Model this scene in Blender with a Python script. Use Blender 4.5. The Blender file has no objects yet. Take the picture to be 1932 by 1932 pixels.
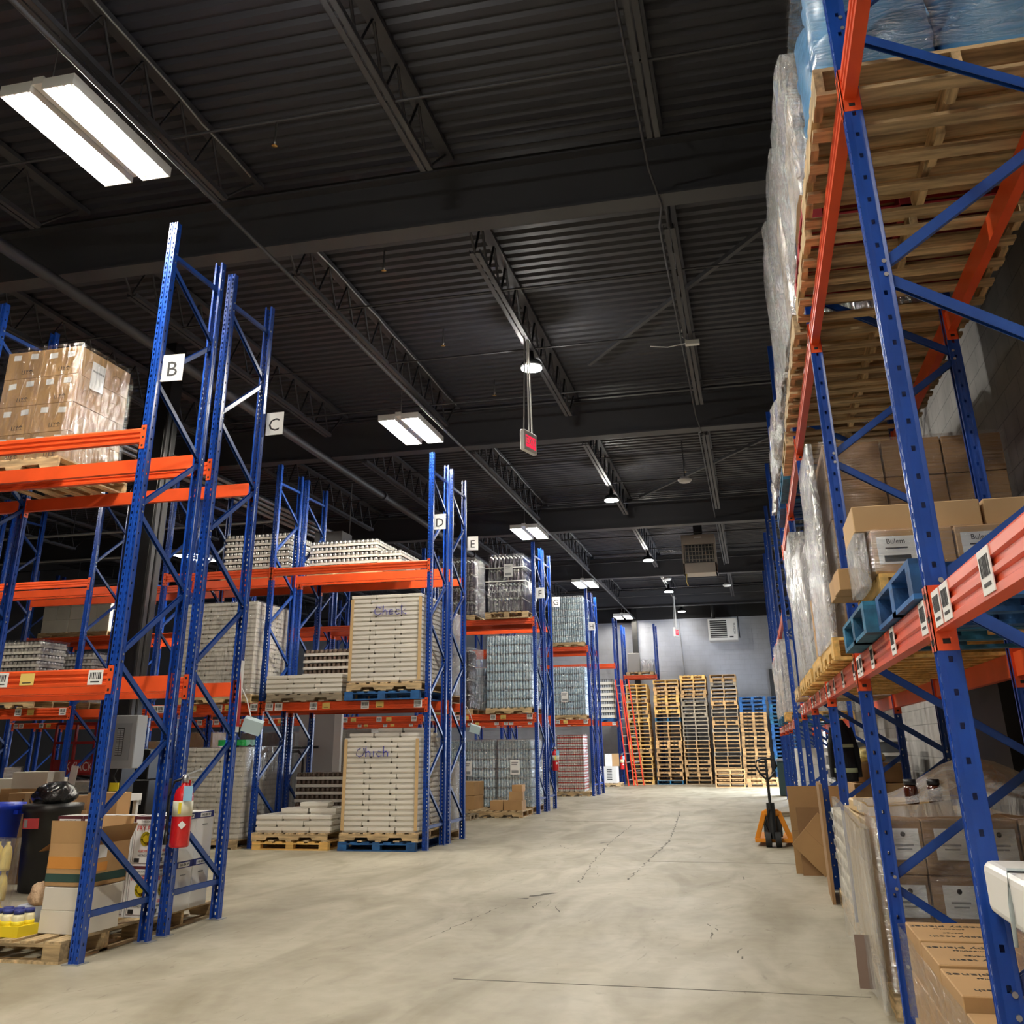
import bpy, bmesh, math, random
from mathutils import Vector, Matrix, Euler, noise as mnoise
R = random.Random(7)
S = bpy.context.scene
C = S.collection
PI = math.pi
# ---------------------------------------------------------------- camera
FPX, PX, PY = 1811.115, 957.643, 671.545
YAW, PIT, ROL, CAMZ = 0.233075843, 0.385872299, -0.0122129845, 1.4
cy_, sy_, cp_, sp_, cr_, sr_ = math.cos(YAW), math.sin(YAW), math.cos(PIT), math.sin(PIT), math.cos(ROL), math.sin(ROL)
fw = Vector((-sy_*cp_, cy_*cp_, sp_)); rt = Vector((cy_, sy_, 0)); up = rt.cross(fw)
rr = rt*cr_ + up*sr_; uu = up*cr_ - rt*sr_
cam = bpy.data.objects.new('camera', bpy.data.cameras.new('camera')); C.objects.link(cam)
cam.matrix_world = Matrix(((rr.x, uu.x, -fw.x, 0), (rr.y, uu.y, -fw.y, 0), (rr.z, uu.z, -fw.z, CAMZ), (0, 0, 0, 1)))
cam.data.sensor_width = 36; cam.data.lens = FPX/1932*36
cam.data.shift_x = (966-PX)/1932; cam.data.shift_y = (PY-966)/1932
cam.data.clip_start = .05; cam.data.clip_end = 200
S.camera = cam
# ---------------------------------------------------------------- world, exposure
w = bpy.data.worlds.new('world'); S.world = w; w.use_nodes = True
w.node_tree.nodes['Background'].inputs[0].default_value = (.5, .55, .65, 1)
w.node_tree.nodes['Background'].inputs[1].default_value = .02
S.view_settings.view_transform = 'Standard'; S.view_settings.look = 'None'
S.view_settings.gamma = 1; S.view_settings.use_curve_mapping = False
S.view_settings.exposure = 1.5
TUBE_E, LED_E = 62.0, 330.0
cy = S.cycles
cy.use_denoising = True; cy.max_bounces = 6; cy.diffuse_bounces = 4; cy.glossy_bounces = 3
cy.transmission_bounces = 4; cy.transparent_max_bounces = 10; cy.caustics_reflective = False; cy.caustics_refractive = False
cy.sample_clamp_indirect = 6; cy.use_light_tree = True
# daylight falling in through an open dock door in the right wall, far down the aisle
ld = bpy.data.lights.new('dock_daylight', 'AREA'); ld.shape = 'RECTANGLE'; ld.size = 3.2; ld.size_y = 3.0
ld.energy = 420; ld.color = (.80, .88, 1.0)
lo = bpy.data.objects.new('dock_daylight', ld); C.objects.link(lo); lo.location = (2.6, 34.0, 2.2); lo.rotation_euler = (0, math.radians(62), 0)
# ---------------------------------------------------------------- materials
MATS = {}
def pm(name, col, rough=.5, metal=0, var=0, vscale=6, stretch=(1, 1, 1), bump=0, bscale=30, rnd=0, coat=0, spec=.5, emit=None, dark=None):
    if name in MATS: return MATS[name]
    m = bpy.data.materials.new(name); m.use_nodes = True; MATS[name] = m
    nt = m.node_tree; b = nt.nodes['Principled BSDF']
    b.inputs['Base Color'].default_value = (*col, 1); b.inputs['Roughness'].default_value = rough
    b.inputs['Metallic'].default_value = metal; b.inputs['Coat Weight'].default_value = coat
    b.inputs['Specular IOR Level'].default_value = spec
    if emit: b.inputs['Emission Color'].default_value = (*emit[0], 1); b.inputs['Emission Strength'].default_value = emit[1]
    if var or bump or rnd:
        tc = nt.nodes.new('ShaderNodeTexCoord'); mp = nt.nodes.new('ShaderNodeMapping')
        mp.inputs['Scale'].default_value = stretch; nt.links.new(tc.outputs['Object'], mp.inputs[0])
        src = None
        oi = nt.nodes.new('ShaderNodeObjectInfo')
        add = nt.nodes.new('ShaderNodeVectorMath'); add.operation = 'ADD'
        cmb = nt.nodes.new('ShaderNodeMath'); cmb.operation = 'MULTIPLY'; cmb.inputs[1].default_value = 37
        nt.links.new(oi.outputs['Random'], cmb.inputs[0]); nt.links.new(mp.outputs[0], add.inputs[0]); nt.links.new(cmb.outputs[0], add.inputs[1])
        if var:
            n = nt.nodes.new('ShaderNodeTexNoise'); n.inputs['Scale'].default_value = vscale; n.inputs['Detail'].default_value = 5
            nt.links.new(add.outputs[0], n.inputs[0])
            cr = nt.nodes.new('ShaderNodeValToRGB'); nt.links.new(n.outputs[0], cr.inputs[0])
            d = dark or tuple(c*(1-var) for c in col); l = tuple(min(1, c*(1+var*.6)) for c in col)
            cr.color_ramp.elements[0].position = .32; cr.color_ramp.elements[0].color = (*d, 1)
            cr.color_ramp.elements[1].position = .68; cr.color_ramp.elements[1].color = (*l, 1)
            src = cr.outputs[0]
        if rnd:
            hs = nt.nodes.new('ShaderNodeHueSaturation'); mr = nt.nodes.new('ShaderNodeMapRange')
            mr.inputs[3].default_value = 1-rnd; mr.inputs[4].default_value = 1+rnd
            nt.links.new(oi.outputs['Random'], mr.inputs[0]); nt.links.new(mr.outputs[0], hs.inputs['Value'])
            if src: nt.links.new(src, hs.inputs['Color'])
            else: hs.inputs['Color'].default_value = (*col, 1)
            src = hs.outputs[0]
        if src: nt.links.new(src, b.inputs['Base Color'])
        if bump:
            n2 = nt.nodes.new('ShaderNodeTexNoise'); n2.inputs['Scale'].default_value = bscale; n2.inputs['Detail'].default_value = 4
            nt.links.new(add.outputs[0], n2.inputs[0]); bp = nt.nodes.new('ShaderNodeBump'); bp.inputs['Strength'].default_value = bump; bp.inputs['Distance'].default_value = .02
            nt.links.new(n2.outputs[0], bp.inputs['Height']); nt.links.new(bp.outputs[0], b.inputs['Normal'])
    return m
def film(name, clear, rough=.18, tint=(.95, .95, .95), bscale=9, bstr=.7, stretch=(1, 1, .25), body=0.0):
    """thin plastic film: part clear, part glossy crumpled sheen, part milky body"""
    m = bpy.data.materials.new(name); m.use_nodes = True; MATS[name] = m; nt = m.node_tree; N = nt.nodes
    N.remove(N['Principled BSDF']); out = N['Material Output']
    tr = N.new('ShaderNodeBsdfTransparent'); tr.inputs[0].default_value = (*tint, 1)
    gl = N.new('ShaderNodeBsdfPrincipled'); gl.inputs['Base Color'].default_value = (.90, .90, .90, 1); gl.inputs['Roughness'].default_value = rough; gl.inputs['Specular IOR Level'].default_value = .9
    gs = N.new('ShaderNodeBsdfGlossy'); gs.inputs[0].default_value = (.95, .95, .95, 1); gs.inputs[1].default_value = rough
    tc = N.new('ShaderNodeTexCoord'); mp = N.new('ShaderNodeMapping'); mp.inputs['Scale'].default_value = stretch
    n = N.new('ShaderNodeTexNoise'); n.inputs['Scale'].default_value = bscale; n.inputs['Detail'].default_value = 6; n.inputs['Distortion'].default_value = 1.2
    bp = N.new('ShaderNodeBump'); bp.inputs['Strength'].default_value = bstr; bp.inputs['Distance'].default_value = .05
    nt.links.new(tc.outputs['Object'], mp.inputs[0]); nt.links.new(mp.outputs[0], n.inputs[0]); nt.links.new(n.outputs[0], bp.inputs['Height'])
    nt.links.new(bp.outputs[0], gl.inputs['Normal']); nt.links.new(bp.outputs[0], gs.inputs['Normal'])
    mx = N.new('ShaderNodeMixShader'); mx.inputs[0].default_value = body
    nt.links.new(gs.outputs[0], mx.inputs[1]); nt.links.new(gl.outputs[0], mx.inputs[2])
    m2 = N.new('ShaderNodeMixShader')
    cr = N.new('ShaderNodeMapRange'); cr.inputs[1].default_value = .35; cr.inputs[2].default_value = .65
    cr.inputs[3].default_value = min(1, clear+.12); cr.inputs[4].default_value = max(0, clear-.12)
    nt.links.new(n.outputs[0], cr.inputs[0]); nt.links.new(cr.outputs[0], m2.inputs[0])
    nt.links.new(mx.outputs[0], m2.inputs[1]); nt.links.new(tr.outputs[0], m2.inputs[2]); nt.links.new(m2.outputs[0], out.inputs[0])
    return m
blue = pm('blue_paint', (.007, .053, .315), .28, var=.18, vscale=3)
braceblue = pm('brace_blue_paint', (.010, .060, .30), .34, var=.2, vscale=4)
orange = pm('orange_paint', (.74, .085, .018), .36, var=.12, vscale=3)
steel = pm('steel', (.55, .55, .55), .35, 1)
slot = pm('slot_dark', (.008, .008, .01), .8)
wood = pm('pallet_wood', (.56, .40, .21), .75, var=.5, vscale=3.2, stretch=(1, 9, 9), bump=.15, bscale=40, rnd=.22)
woody = pm('pallet_wood_across', (.58, .42, .23), .75, var=.5, vscale=3.2, stretch=(9, 1, 9), bump=.15, bscale=40, rnd=.22)
stackwood = pm('stacked_pallet_wood', (.50, .295, .12), .75, var=.4, vscale=4, stretch=(1, 6, 6), rnd=.28)
woodgrey = pm('weathered_wood', (.36, .29, .2), .85, var=.45, vscale=4, stretch=(1, 8, 8), rnd=.2)
woodyellow = pm('yellow_wood', (.72, .44, .13), .7, var=.3, vscale=3, stretch=(1, 8, 8), rnd=.12)
bluewood = pm('blue_pallet_wood', (.012, .095, .28), .7, var=.6, vscale=5, bump=.2, rnd=.2)
tealwood = pm('teal_pallet_wood', (.02, .15, .27), .75, var=.6, vscale=7, bump=.25, dark=(.01, .05, .11))
redwood = pm('red_pallet_wood', (.36, .015, .02), .7, var=.4, vscale=5)
card = pm('cardboard', (.46, .275, .12), .75, var=.10, vscale=2.5, rnd=.08)
cardd = pm('cardboard_dark', (.30, .17, .075), .78, var=.12, vscale=2.5)
cardcut = pm('cardboard_inside', (.52, .34, .17), .8)
tape = pm('parcel_tape', (.50, .36, .2), .25)
whitec = pm('white_cardboard', (.70, .66, .58), .7, var=.06, vscale=3, rnd=.06)
whitel = pm('white_lid', (.76, .72, .64), .7, rnd=.05)
paper = pm('white_paper', (.82, .82, .80), .6)
ink = pm('black_ink', (.015, .015, .018), .6)
inkb = pm('blue_ink', (.02, .025, .35), .6)
inkr = pm('red_ink', (.55, .02, .02), .6)
yell = pm('yellow_print', (.85, .66, .02), .6)
maroon = pm('maroon_print', (.09, .012, .02), .6)
navy = pm('navy_print', (.02, .03, .18), .6)
green = pm('green_print', (.02, .06, .05), .6)
amber = pm('amber_print', (.62, .26, .05), .6)
redp = pm('red_gloss', (.62, .008, .012), .25, coat=.4)
blackp = pm('black_plastic', (.012, .012, .013), .4)
rubber = pm('black_rubber', (.015, .015, .015), .7)
greyp = pm('grey_paint', (.26, .27, .28), .45)
galv = pm('galvanised', (.42, .43, .44), .4, .6)
whitep = pm('white_paint', (.8, .8, .78), .4)
jackp = pm('orange_yellow_paint', (.80, .27, .01), .35)
deck = pm('ceiling_deck_paint', (.028, .029, .040), .55)
joistp = pm('joist_paint', (.052, .053, .062), .55)
waterb = pm('water_bottle_plastic', (.70, .84, .96), .10, var=.25, vscale=22, dark=(.32, .50, .68), coat=.6)
waterc = pm('bottle_cap', (.75, .82, .88), .4)
colab = pm('dark_bottle_plastic', (.045, .035, .06), .08, coat=1)
colal = pm('bottle_print', (.6, .6, .62), .4)
can = pm('can_metal', (.62, .60, .56), .3, .7)
jarlid = pm('jar_lid_dark', (.05, .05, .05), .3, .4)
jarbrown = pm('jar_brown', (.10, .065, .045), .35)
canred = pm('can_red_band', (.6, .05, .03), .4)
bluebarrel = pm('blue_drum', (.16, .42, .75), .35, var=.2, vscale=2)
whitetub = pm('white_plastic_tub', (.80, .78, .74), .35)
pinkish = pm('dusty_pink_carton', (.42, .33, .33), .6)
amberglass = pm('amber_glass', (.06, .015, .006), .08, coat=1)
filmc = film('clear_stretch_film', .80, .12, bscale=14)
films = film('silvery_stretch_film', .36, .11, bscale=22, bstr=1.0, stretch=(1.2, 1.2, .45), body=.42)
filmw = film('warm_milky_film', .62, .14, tint=(.96, .93, .86), bscale=6, bstr=.7, stretch=(1, 1, .5), body=.6)
filmh = film('clear_banded_film', .82, .10, bscale=6, bstr=.6, stretch=(.5, .5, 9))
filmm = film('milky_stretch_film', .52, .16, tint=(.94, .92, .88), bscale=7, bstr=.7, body=.6)
filmb = film('hazy_film', .74, .12, bscale=10, bstr=.8, stretch=(.6, .6, 3))
# ---------------------------------------------------------------- mesh helpers
class MB:
    def __init__(s): s.v = []; s.f = []; s.m = []; s.sm = []
    def add(s, vs, fs, m=0, smooth=False):
        b = len(s.v); s.v += [tuple(p) for p in vs]
        for f in fs: s.f.append(tuple(b+i for i in f)); s.m.append(m); s.sm.append(smooth)
    def box(s, x0, x1, y0, y1, z0, z1, m=0, M=None):
        vs = [(x0, y0, z0), (x1, y0, z0), (x1, y1, z0), (x0, y1, z0), (x0, y0, z1), (x1, y0, z1), (x1, y1, z1), (x0, y1, z1)]
        if M: vs = [M @ Vector(p) for p in vs]
        s.add(vs, [(3, 2, 1, 0), (4, 5, 6, 7), (0, 1, 5, 4), (1, 2, 6, 5), (2, 3, 7, 6), (3, 0, 4, 7)], m); return s
    def quad(s, a, b, c, d, m=0): s.add([a, b, c, d], [(0, 1, 2, 3)], m); return s
    def bar(s, p, q, wa, wb, m=0, side=Vector((1, 0, 0))):
        """rectangular bar p->q, width wa along side, wb across"""
        p, q = Vector(p), Vector(q); d = (q-p).normalized(); a = (side - d*side.dot(d)).normalized(); b = d.cross(a)
        a *= wa/2; b *= wb/2
        s.add([p-a-b, p+a-b, p+a+b, p-a+b, q-a-b, q+a-b, q+a+b, q-a+b], [(3, 2, 1, 0), (4, 5, 6, 7), (0, 1, 5, 4), (1, 2, 6, 5), (2, 3, 7, 6), (3, 0, 4, 7)], m); return s
    def tube(s, pts, r, n=8, m=0, smooth=True):
        pts = [Vector(p) for p in pts]; rings = []
        for i, p in enumerate(pts):
            d = (pts[min(i+1, len(pts)-1)] - pts[max(i-1, 0)]).normalized()
            a = d.cross(Vector((0, 0, 1)) if abs(d.z) < .9 else Vector((1, 0, 0))).normalized(); b = d.cross(a)
            rad = r[i] if isinstance(r, (list, tuple)) else r
            rings.append([p + a*math.cos(2*PI*k/n)*rad + b*math.sin(2*PI*k/n)*rad for k in range(n)])
        vs = [v for g in rings for v in g]; fs = []
        for i in range(len(pts)-1):
            for k in range(n): fs.append((i*n+k, i*n+(k+1) % n, (i+1)*n+(k+1) % n, (i+1)*n+k))
        s.add(vs, fs, m, smooth)
        s.add(rings[0], [tuple(range(n))[::-1]], m); s.add(rings[-1], [tuple(range(n))], m); return s
    def lathe(s, prof, n=12, c=(0, 0, 0), m=0, smooth=True, ms=None):
        vs = []
        for r, z in prof:
            for k in range(n): vs.append((c[0]+r*math.cos(2*PI*k/n), c[1]+r*math.sin(2*PI*k/n), c[2]+z))
        for i in range(len(prof)-1):
            fs = [(i*n+k, i*n+(k+1) % n, (i+1)*n+(k+1) % n, (i+1)*n+k) for k in range(n)]
            b = len(s.v)
            if i == 0: s.v += vs; base = b
            for f in fs: s.f.append(tuple(base+j for j in f)); s.m.append(ms[i] if ms else m); s.sm.append(smooth)
        if prof[-1][0] > 1e-4: s.f.append(tuple(base+(len(prof)-1)*n+k for k in range(n))); s.m.append(ms[-1] if ms else m); s.sm.append(False)
        if prof[0][0] > 1e-4: s.f.append(tuple(base+n-1-k for k in range(n))); s.m.append(ms[0] if ms else m); s.sm.append(False)
        return s
    def prism(s, prof, a, b, axis='x', m=0):
        n = len(prof)
        mk = (lambda t, p: (t, p[0], p[1])) if axis == 'x' else ((lambda t, p: (p[0], t, p[1])) if axis == 'y' else (lambda t, p: (p[0], p[1], t)))
        vs = [mk(a, p) for p in prof] + [mk(b, p) for p in prof]
        fs = [(i, (i+1) % n, n+(i+1) % n, n+i) for i in range(n)] + [tuple(range(n))[::-1], tuple(range(n, 2*n))]
        s.add(vs, fs, m); return s
    def mesh(s, name, mats, bev=0, seg=1):
        me = bpy.data.meshes.new(name); me.from_pydata(s.v, [], s.f)
        for mm in mats: me.materials.append(mm)
        me.polygons.foreach_set('material_index', s.m); me.polygons.foreach_set('use_smooth', s.sm)
        bm = bmesh.new(); bm.from_mesh(me); bmesh.ops.recalc_face_normals(bm, faces=bm.faces)
        if bev: bmesh.ops.bevel(bm, geom=bm.edges[:], offset=bev, segments=seg, affect='EDGES', profile=.5)
        bm.to_mesh(me); bm.free(); me.update(); return me
    def build(s, name, mats, parent=None, bev=0, loc=(0, 0, 0), rot=(0, 0, 0), seg=1):
        if not isinstance(mats, (list, tuple)): mats = [mats]
        return ob(name, s.mesh(name, mats, bev, seg), parent, loc, rot)
def ob(name, me, parent=None, loc=(0, 0, 0), rot=(0, 0, 0)):
    o = bpy.data.objects.new(name, me); C.objects.link(o); o.location = loc; o.rotation_euler = rot
    if parent: o.parent = parent
    return o
def tag(o, label, cat, group=None, kind=None):
    o['label'] = label; o['category'] = cat
    if group: o['group'] = group
    if kind: o['kind'] = kind
    return o
def thing(name, label, cat, loc=(0, 0, 0), rz=0, group=None):
    return tag(ob(name, None, None, loc, (0, 0, rz)), label, cat, group)
def dup(root, loc, rz=0, label=None, group=None):
    def cp(o, par):
        c = o.copy(); C.objects.link(c)
        if par: c.parent = par
        for ch in kids.get(o, []): cp(ch, c)
        return c
    kids = {}
    for ch in root.children_recursive: kids.setdefault(ch.parent, []).append(ch)
    r = cp(root, None); r.location = loc; r.rotation_euler = (0, 0, rz)
    if label: r['label'] = label
    if group: r['group'] = group
    elif 'group' in r: del r['group']
    return r
def struct(o): o['kind'] = 'structure'; return o
def text(name, body, size, mat, loc, rot, parent, align='CENTER', ext=.0006, sx=1):
    cu = bpy.data.curves.new('txt', 'FONT'); cu.body = body; cu.size = size; cu.extrude = ext; cu.align_x = align; cu.align_y = 'CENTER'; cu.resolution_u = 2
    t = bpy.data.objects.new('txt', cu); C.objects.link(t); dg = bpy.context.evaluated_depsgraph_get(); dg.update()
    me = bpy.data.meshes.new_from_object(t.evaluated_get(dg)); me.materials.clear(); me.materials.append(mat)
    bpy.data.objects.remove(t); bpy.data.curves.remove(cu)
    o = ob(name, me, parent, loc, rot); o.scale = (sx, 1, 1); return o
FY = (PI/2, 0, 0); FX = (PI/2, 0, PI/2); FMX = (PI/2, 0, -PI/2)      # faces -y, +x, -x
# ================================================================ STRUCTURE
XW0, XW1, YW0, YW1, ZD = -23.0, 2.2, -7.0, 43.0, 7.45
def floor_mat():
    m = bpy.data.materials.new('concrete_floor'); m.use_nodes = True; nt = m.node_tree; N = nt.nodes; L = nt.links; b = N['Principled BSDF']
    tc = N.new('ShaderNodeTexCoord')
    def ns(sc, det, st=(1, 1, 1), dist=0):
        mp = N.new('ShaderNodeMapping'); mp.inputs['Scale'].default_value = st; L.new(tc.outputs['Object'], mp.inputs[0])
        n = N.new('ShaderNodeTexNoise'); n.inputs['Scale'].default_value = sc; n.inputs['Detail'].default_value = det; n.inputs['Distortion'].default_value = dist
        L.new(mp.outputs[0], n.inputs[0]); return n.outputs[0]
    def ramp(v, p0, c0, p1, c1):
        r = N.new('ShaderNodeValToRGB'); L.new(v, r.inputs[0]); r.color_ramp.elements[0].position = p0; r.color_ramp.elements[0].color = (*c0, 1)
        r.color_ramp.elements[1].position = p1; r.color_ramp.elements[1].color = (*c1, 1); return r.outputs[0]
    def mul(a, bb, f):
        x = N.new('ShaderNodeMix'); x.data_type = 'RGBA'; x.blend_type = 'MULTIPLY'; x.inputs[0].default_value = f; L.new(a, x.inputs[6]); L.new(bb, x.inputs[7]); return x.outputs[2]
    c = ramp(ns(.35, 7, (1, .7, 1), .6), .3, (.34, .308, .225), .72, (.49, .452, .35))
    c = mul(c, ramp(ns(1.6, 8, (1, .35, 1), 1.2), .34, (.60, .57, .50), .60, (1, 1, 1)), .8)
    c = mul(c, ramp(ns(7, 8, (1, 1, 1), .4), .25, (.82, .8, .77), .6, (1, 1, 1)), .7)
    c = mul(c, ramp(ns(2.2, 10, (2.2, .5, 1), 3.5), .22, (.45, .42, .38), .34, (1, 1, 1)), .75)
    c = mul(c, ramp(ns(3.1, 9, (3.2, .6, 1), 2.0), .20, (.34, .31, .26), .29, (1, 1, 1)), .8)
    L.new(c, b.inputs['Base Color'])
    r = N.new('ShaderNodeMapRange'); L.new(ns(1.1, 5), r.inputs[0]); r.inputs[3].default_value = .38; r.inputs[4].default_value = .7; L.new(r.outputs[0], b.inputs['Roughness'])
    bp = N.new('ShaderNodeBump'); bp.inputs['Strength'].default_value = .12; bp.inputs['Distance'].default_value = .01; L.new(ns(14, 6), bp.inputs['Height']); L.new(bp.outputs[0], b.inputs['Normal'])
    return m
def block_mat(name, col, paint=False, bw=.4, bh=.2):
    m = bpy.data.materials.new(name); m.use_nodes = True; nt = m.node_tree; N = nt.nodes; L = nt.links; b = N['Principled BSDF']
    tc = N.new('ShaderNodeTexCoord'); mp = N.new('ShaderNodeMapping'); L.new(tc.outputs['UV'], mp.inputs[0])
    br = N.new('ShaderNodeTexBrick'); br.inputs['Scale'].default_value = 1; br.inputs['Brick Width'].default_value = bw; br.inputs['Row Height'].default_value = bh
    br.inputs['Mortar Size'].default_value = .006; br.inputs['Mortar Smooth'].default_value = .4
    br.inputs['Color1'].default_value = (*col, 1); br.inputs['Color2'].default_value = (*[c*(.97 if paint else .9) for c in col], 1); br.inputs['Mortar'].default_value = (*[c*(.88 if paint else .62) for c in col], 1)
    L.new(mp.outputs[0], br.inputs[0])
    n = N.new('ShaderNodeTexNoise'); n.inputs['Scale'].default_value = 2.5; n.inputs['Detail'].default_value = 8; L.new(mp.outputs[0], n.inputs[0])
    cr = N.new('ShaderNodeValToRGB'); L.new(n.outputs[0], cr.inputs[0]); lo_ = .9 if paint else .72
    cr.color_ramp.elements[0].position = .3; cr.color_ramp.elements[0].color = (lo_, lo_, lo_, 1); cr.color_ramp.elements[1].position = .65; cr.color_ramp.elements[1].color = (1, 1, 1, 1)
    x = N.new('ShaderNodeMix'); x.data_type = 'RGBA'; x.blend_type = 'MULTIPLY'; x.inputs[0].default_value = 1; L.new(br.outputs[0], x.inputs[6]); L.new(cr.outputs[0], x.inputs[7]); L.new(x.outputs[2], b.inputs['Base Color'])
    bp = N.new('ShaderNodeBump'); bp.inputs['Strength'].default_value = .5; bp.inputs['Distance'].default_value = .01; L.new(br.outputs['Fac'], bp.inputs['Height']); bp.invert = True; L.new(bp.outputs[0], b.inputs['Normal'])
    b.inputs['Roughness'].default_value = .7; return m
def uvbox(o, ax):
    me = o.data; uv = me.uv_layers.new(name='uv')
    for p in me.polygons:
        for li in p.loop_indices:
            co = me.vertices[me.loops[li].vertex_index].co; uv.data[li].uv = (co[ax], co.z)
fl = struct(MB().box(XW0, XW1+1.5, YW0, YW1, -.2, 0).build('floor', floor_mat()))
# control joints saw-cut in the slab
jm = pm('floor_joint', (.12, .11, .09), .9)
for i, (xa, ya, xb, yb) in enumerate([(-2.08, 7.02, .50, 6.99), (-1.5, 13.97, .35, 13.88), (-4.3, 20.9, .3, 20.8)]):
    struct(MB().bar((xa, ya, .0005), (xb, yb, .0005), .012, .002, side=Vector((0, 1, 0))).build('trim_%d' % (i+1), jm))
def crack(pts, w0, seed):
    r = random.Random(seed); P = []
    for (xa, ya), (xb, yb) in zip(pts, pts[1:]):
        n = max(3, int(math.hypot(xb-xa, yb-ya)/.09)); P += [(xa+(xb-xa)*k/n+r.uniform(-.018, .018), ya+(yb-ya)*k/n) for k in range(n)]
    mb = MB(); vs = []
    for x, y in P: h = w0*r.uniform(.2, 1.4); vs += [(x-h, y, .0007), (x+h, y+.01, .0007)]
    mb.add(vs, [(2*i, 2*i+1, 2*i+3, 2*i+2) for i in range(len(P)-1) if r.random() > .22]); return struct(mb.build('floor_crack', jm))
crack([(-1.57, 11.9), (-1.53, 14.0), (-1.5, 16.9), (-1.84, 24)], .012, 1); crack([(-2.06, 11.7), (-2.2, 13.5), (-2.38, 16.4), (-2.45, 20)], .008, 2)
crack([(-2.41, 10.5), (-2.33, 10.75), (-2.1, 11.05)], .045, 3); crack([(-2.5, 16.3), (-2.38, 16.6)], .07, 4); crack([(-2.7, 8.3), (-2.45, 10.4)], .005, 5); crack([(-4.4, 6.2), (-3.1, 7.6)], .006, 6)
for i_ in range(16):
    r_ = random.Random(50+i_); x_, y_ = r_.uniform(-3.6, -.2), r_.uniform(7.5, 16); l_ = r_.uniform(.15, .6); crack([(x_, y_), (x_+l_*r_.uniform(-.5, .5), y_+l_)], r_.uniform(.002, .006), i_)
blk = block_mat('concrete_block', (.52, .50, .47)); blkp = block_mat('painted_block', (.50, .53, .60), True)
dk = pm('dark_wall_paint', (.02, .02, .022), .8)
o = struct(MB().box(XW1, XW1+.2, YW0, 12.6, 0, ZD).box(XW1, XW1+.2, 12.6, 30.8, 0, ZD).box(XW1, XW1+.2, 37.2, YW1, 0, ZD).box(XW1, XW1+.2, 30.8, 37.2, 4.2, ZD).build('wall_right', blk)); uvbox(o, 1)
o = struct(MB().box(-4.55, XW1, YW1-.6, YW1, 0, 6.3).build('wall_far', blkp)); uvbox(o, 0)
struct(MB().box(-4.55, XW1, YW1-.6, YW1, 6.3, ZD).box(XW0, -4.55, YW1, YW1+.2, 6.3, ZD).build('wall_far_upper', dk))
o = struct(MB().box(XW0, -4.55, YW1, YW1+.2, 0, 6.3).build('wall_far_left', blkp)); uvbox(o, 0)
struct(MB().box(XW0-.2, XW0, YW0, YW1, 0, ZD).build('wall_left', dk))
struct(MB().box(XW0, XW1, YW0-.2, YW0, 0, ZD).build('wall_back', pm('back_wall_paint', (.3, .3, .3), .8)))
# dark pilasters and a black recess on the right wall
struct(MB().box(XW1-.12, XW1, 9.6, 11.0, 0, 3.6).build('door_1', pm('door_black', (.01, .01, .011), .5)))
struct(MB().box(XW1-.10, XW1, 5.2, 6.5, 0, 2.6).build('door_2', MATS['door_black']))
struct(MB().box(-4.75, -4.53, YW1-.75, YW1-.5, 0, ZD).build('column_far', pm('black_steel', (.012, .012, .013), .4)))
# corrugated roof deck
mb = MB(); y = YW0; prof = []
while y < YW1:
    prof += [(y, ZD), (y+.035, ZD-.045), (y+.125, ZD-.045), (y+.16, ZD)]; y += .20
vs = [(XW0, a, b) for a, b in prof]+[(XW1, a, b) for a, b in prof]; n = len(prof)
mb.add(vs, [(i, i+1, n+i+1, n+i) for i in range(n-1)])
struct(mb.build('ceiling', deck))
struct(MB().box(XW0, XW1+.2, YW0, YW1+.2, ZD+.02, ZD+.2).build('roof_slab', dk))
GY = [.7, 8.73, 16.75, 24.85, 32.85, 40.6]
gm = MB().box(XW0, XW1, -.13, .13, 6.60, 6.625).box(XW0, XW1, -.008, .008, 6.62, 7.28).box(XW0, XW1, -.13, .13, 7.26, 7.285).mesh('ceiling_girder', [joistp])
for y in GY: struct(ob('ceiling_girder', gm, None, (0, y, 0)))
def joist_mesh(L):
    mb = MB(); zb = 6.76
    mb.box(-.065, -.01, .75, L-.75, zb, zb+.006).box(-.065, -.059, .75, L-.75, zb, zb+.055).box(.01, .065, .75, L-.75, zb, zb+.006).box(.059, .065, .75, L-.75, zb, zb+.055)
    mb.box(-.065, .065, .02, L-.02, ZD-.115, ZD-.06)
    k = max(6, int((L-1.5)/.6)); st = (L-1.5)/k; pts = [(0, .12, ZD-.08)]
    for i in range(k): pts += [(0, .75+st*(i+.0), zb+.03), (0, .75+st*(i+.5), ZD-.08)]
    pts += [(0, L-.75, zb+.03), (0, L-.12, ZD-.08)]
    mb.tube(pts, .016, 6); return mb.mesh('ceiling_joist', [joistp])
ys = [-7]+GY+[42.4]
for i in range(len(ys)-1):
    jme = joist_mesh(ys[i+1]-ys[i]-.30)
    for k in range(-1, 9):
        if i > 0 or k < 4: struct(ob('ceiling_joist', jme, None, (-.40-2.27*k, ys[i]+.15, 0)))
    st = (ys[i+1]-ys[i])/4
    bm_ = MB().tube([(XW0, 0, 6.79), (XW1, 0, 6.79)], .014, 5).mesh('ceiling_bridging_rod', [joistp])
    for q in (1, 2, 3):
        if ys[i] > 0: struct(ob('ceiling_bridging_rod', bm_, None, (0, ys[i]+st*q, 0)))
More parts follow.
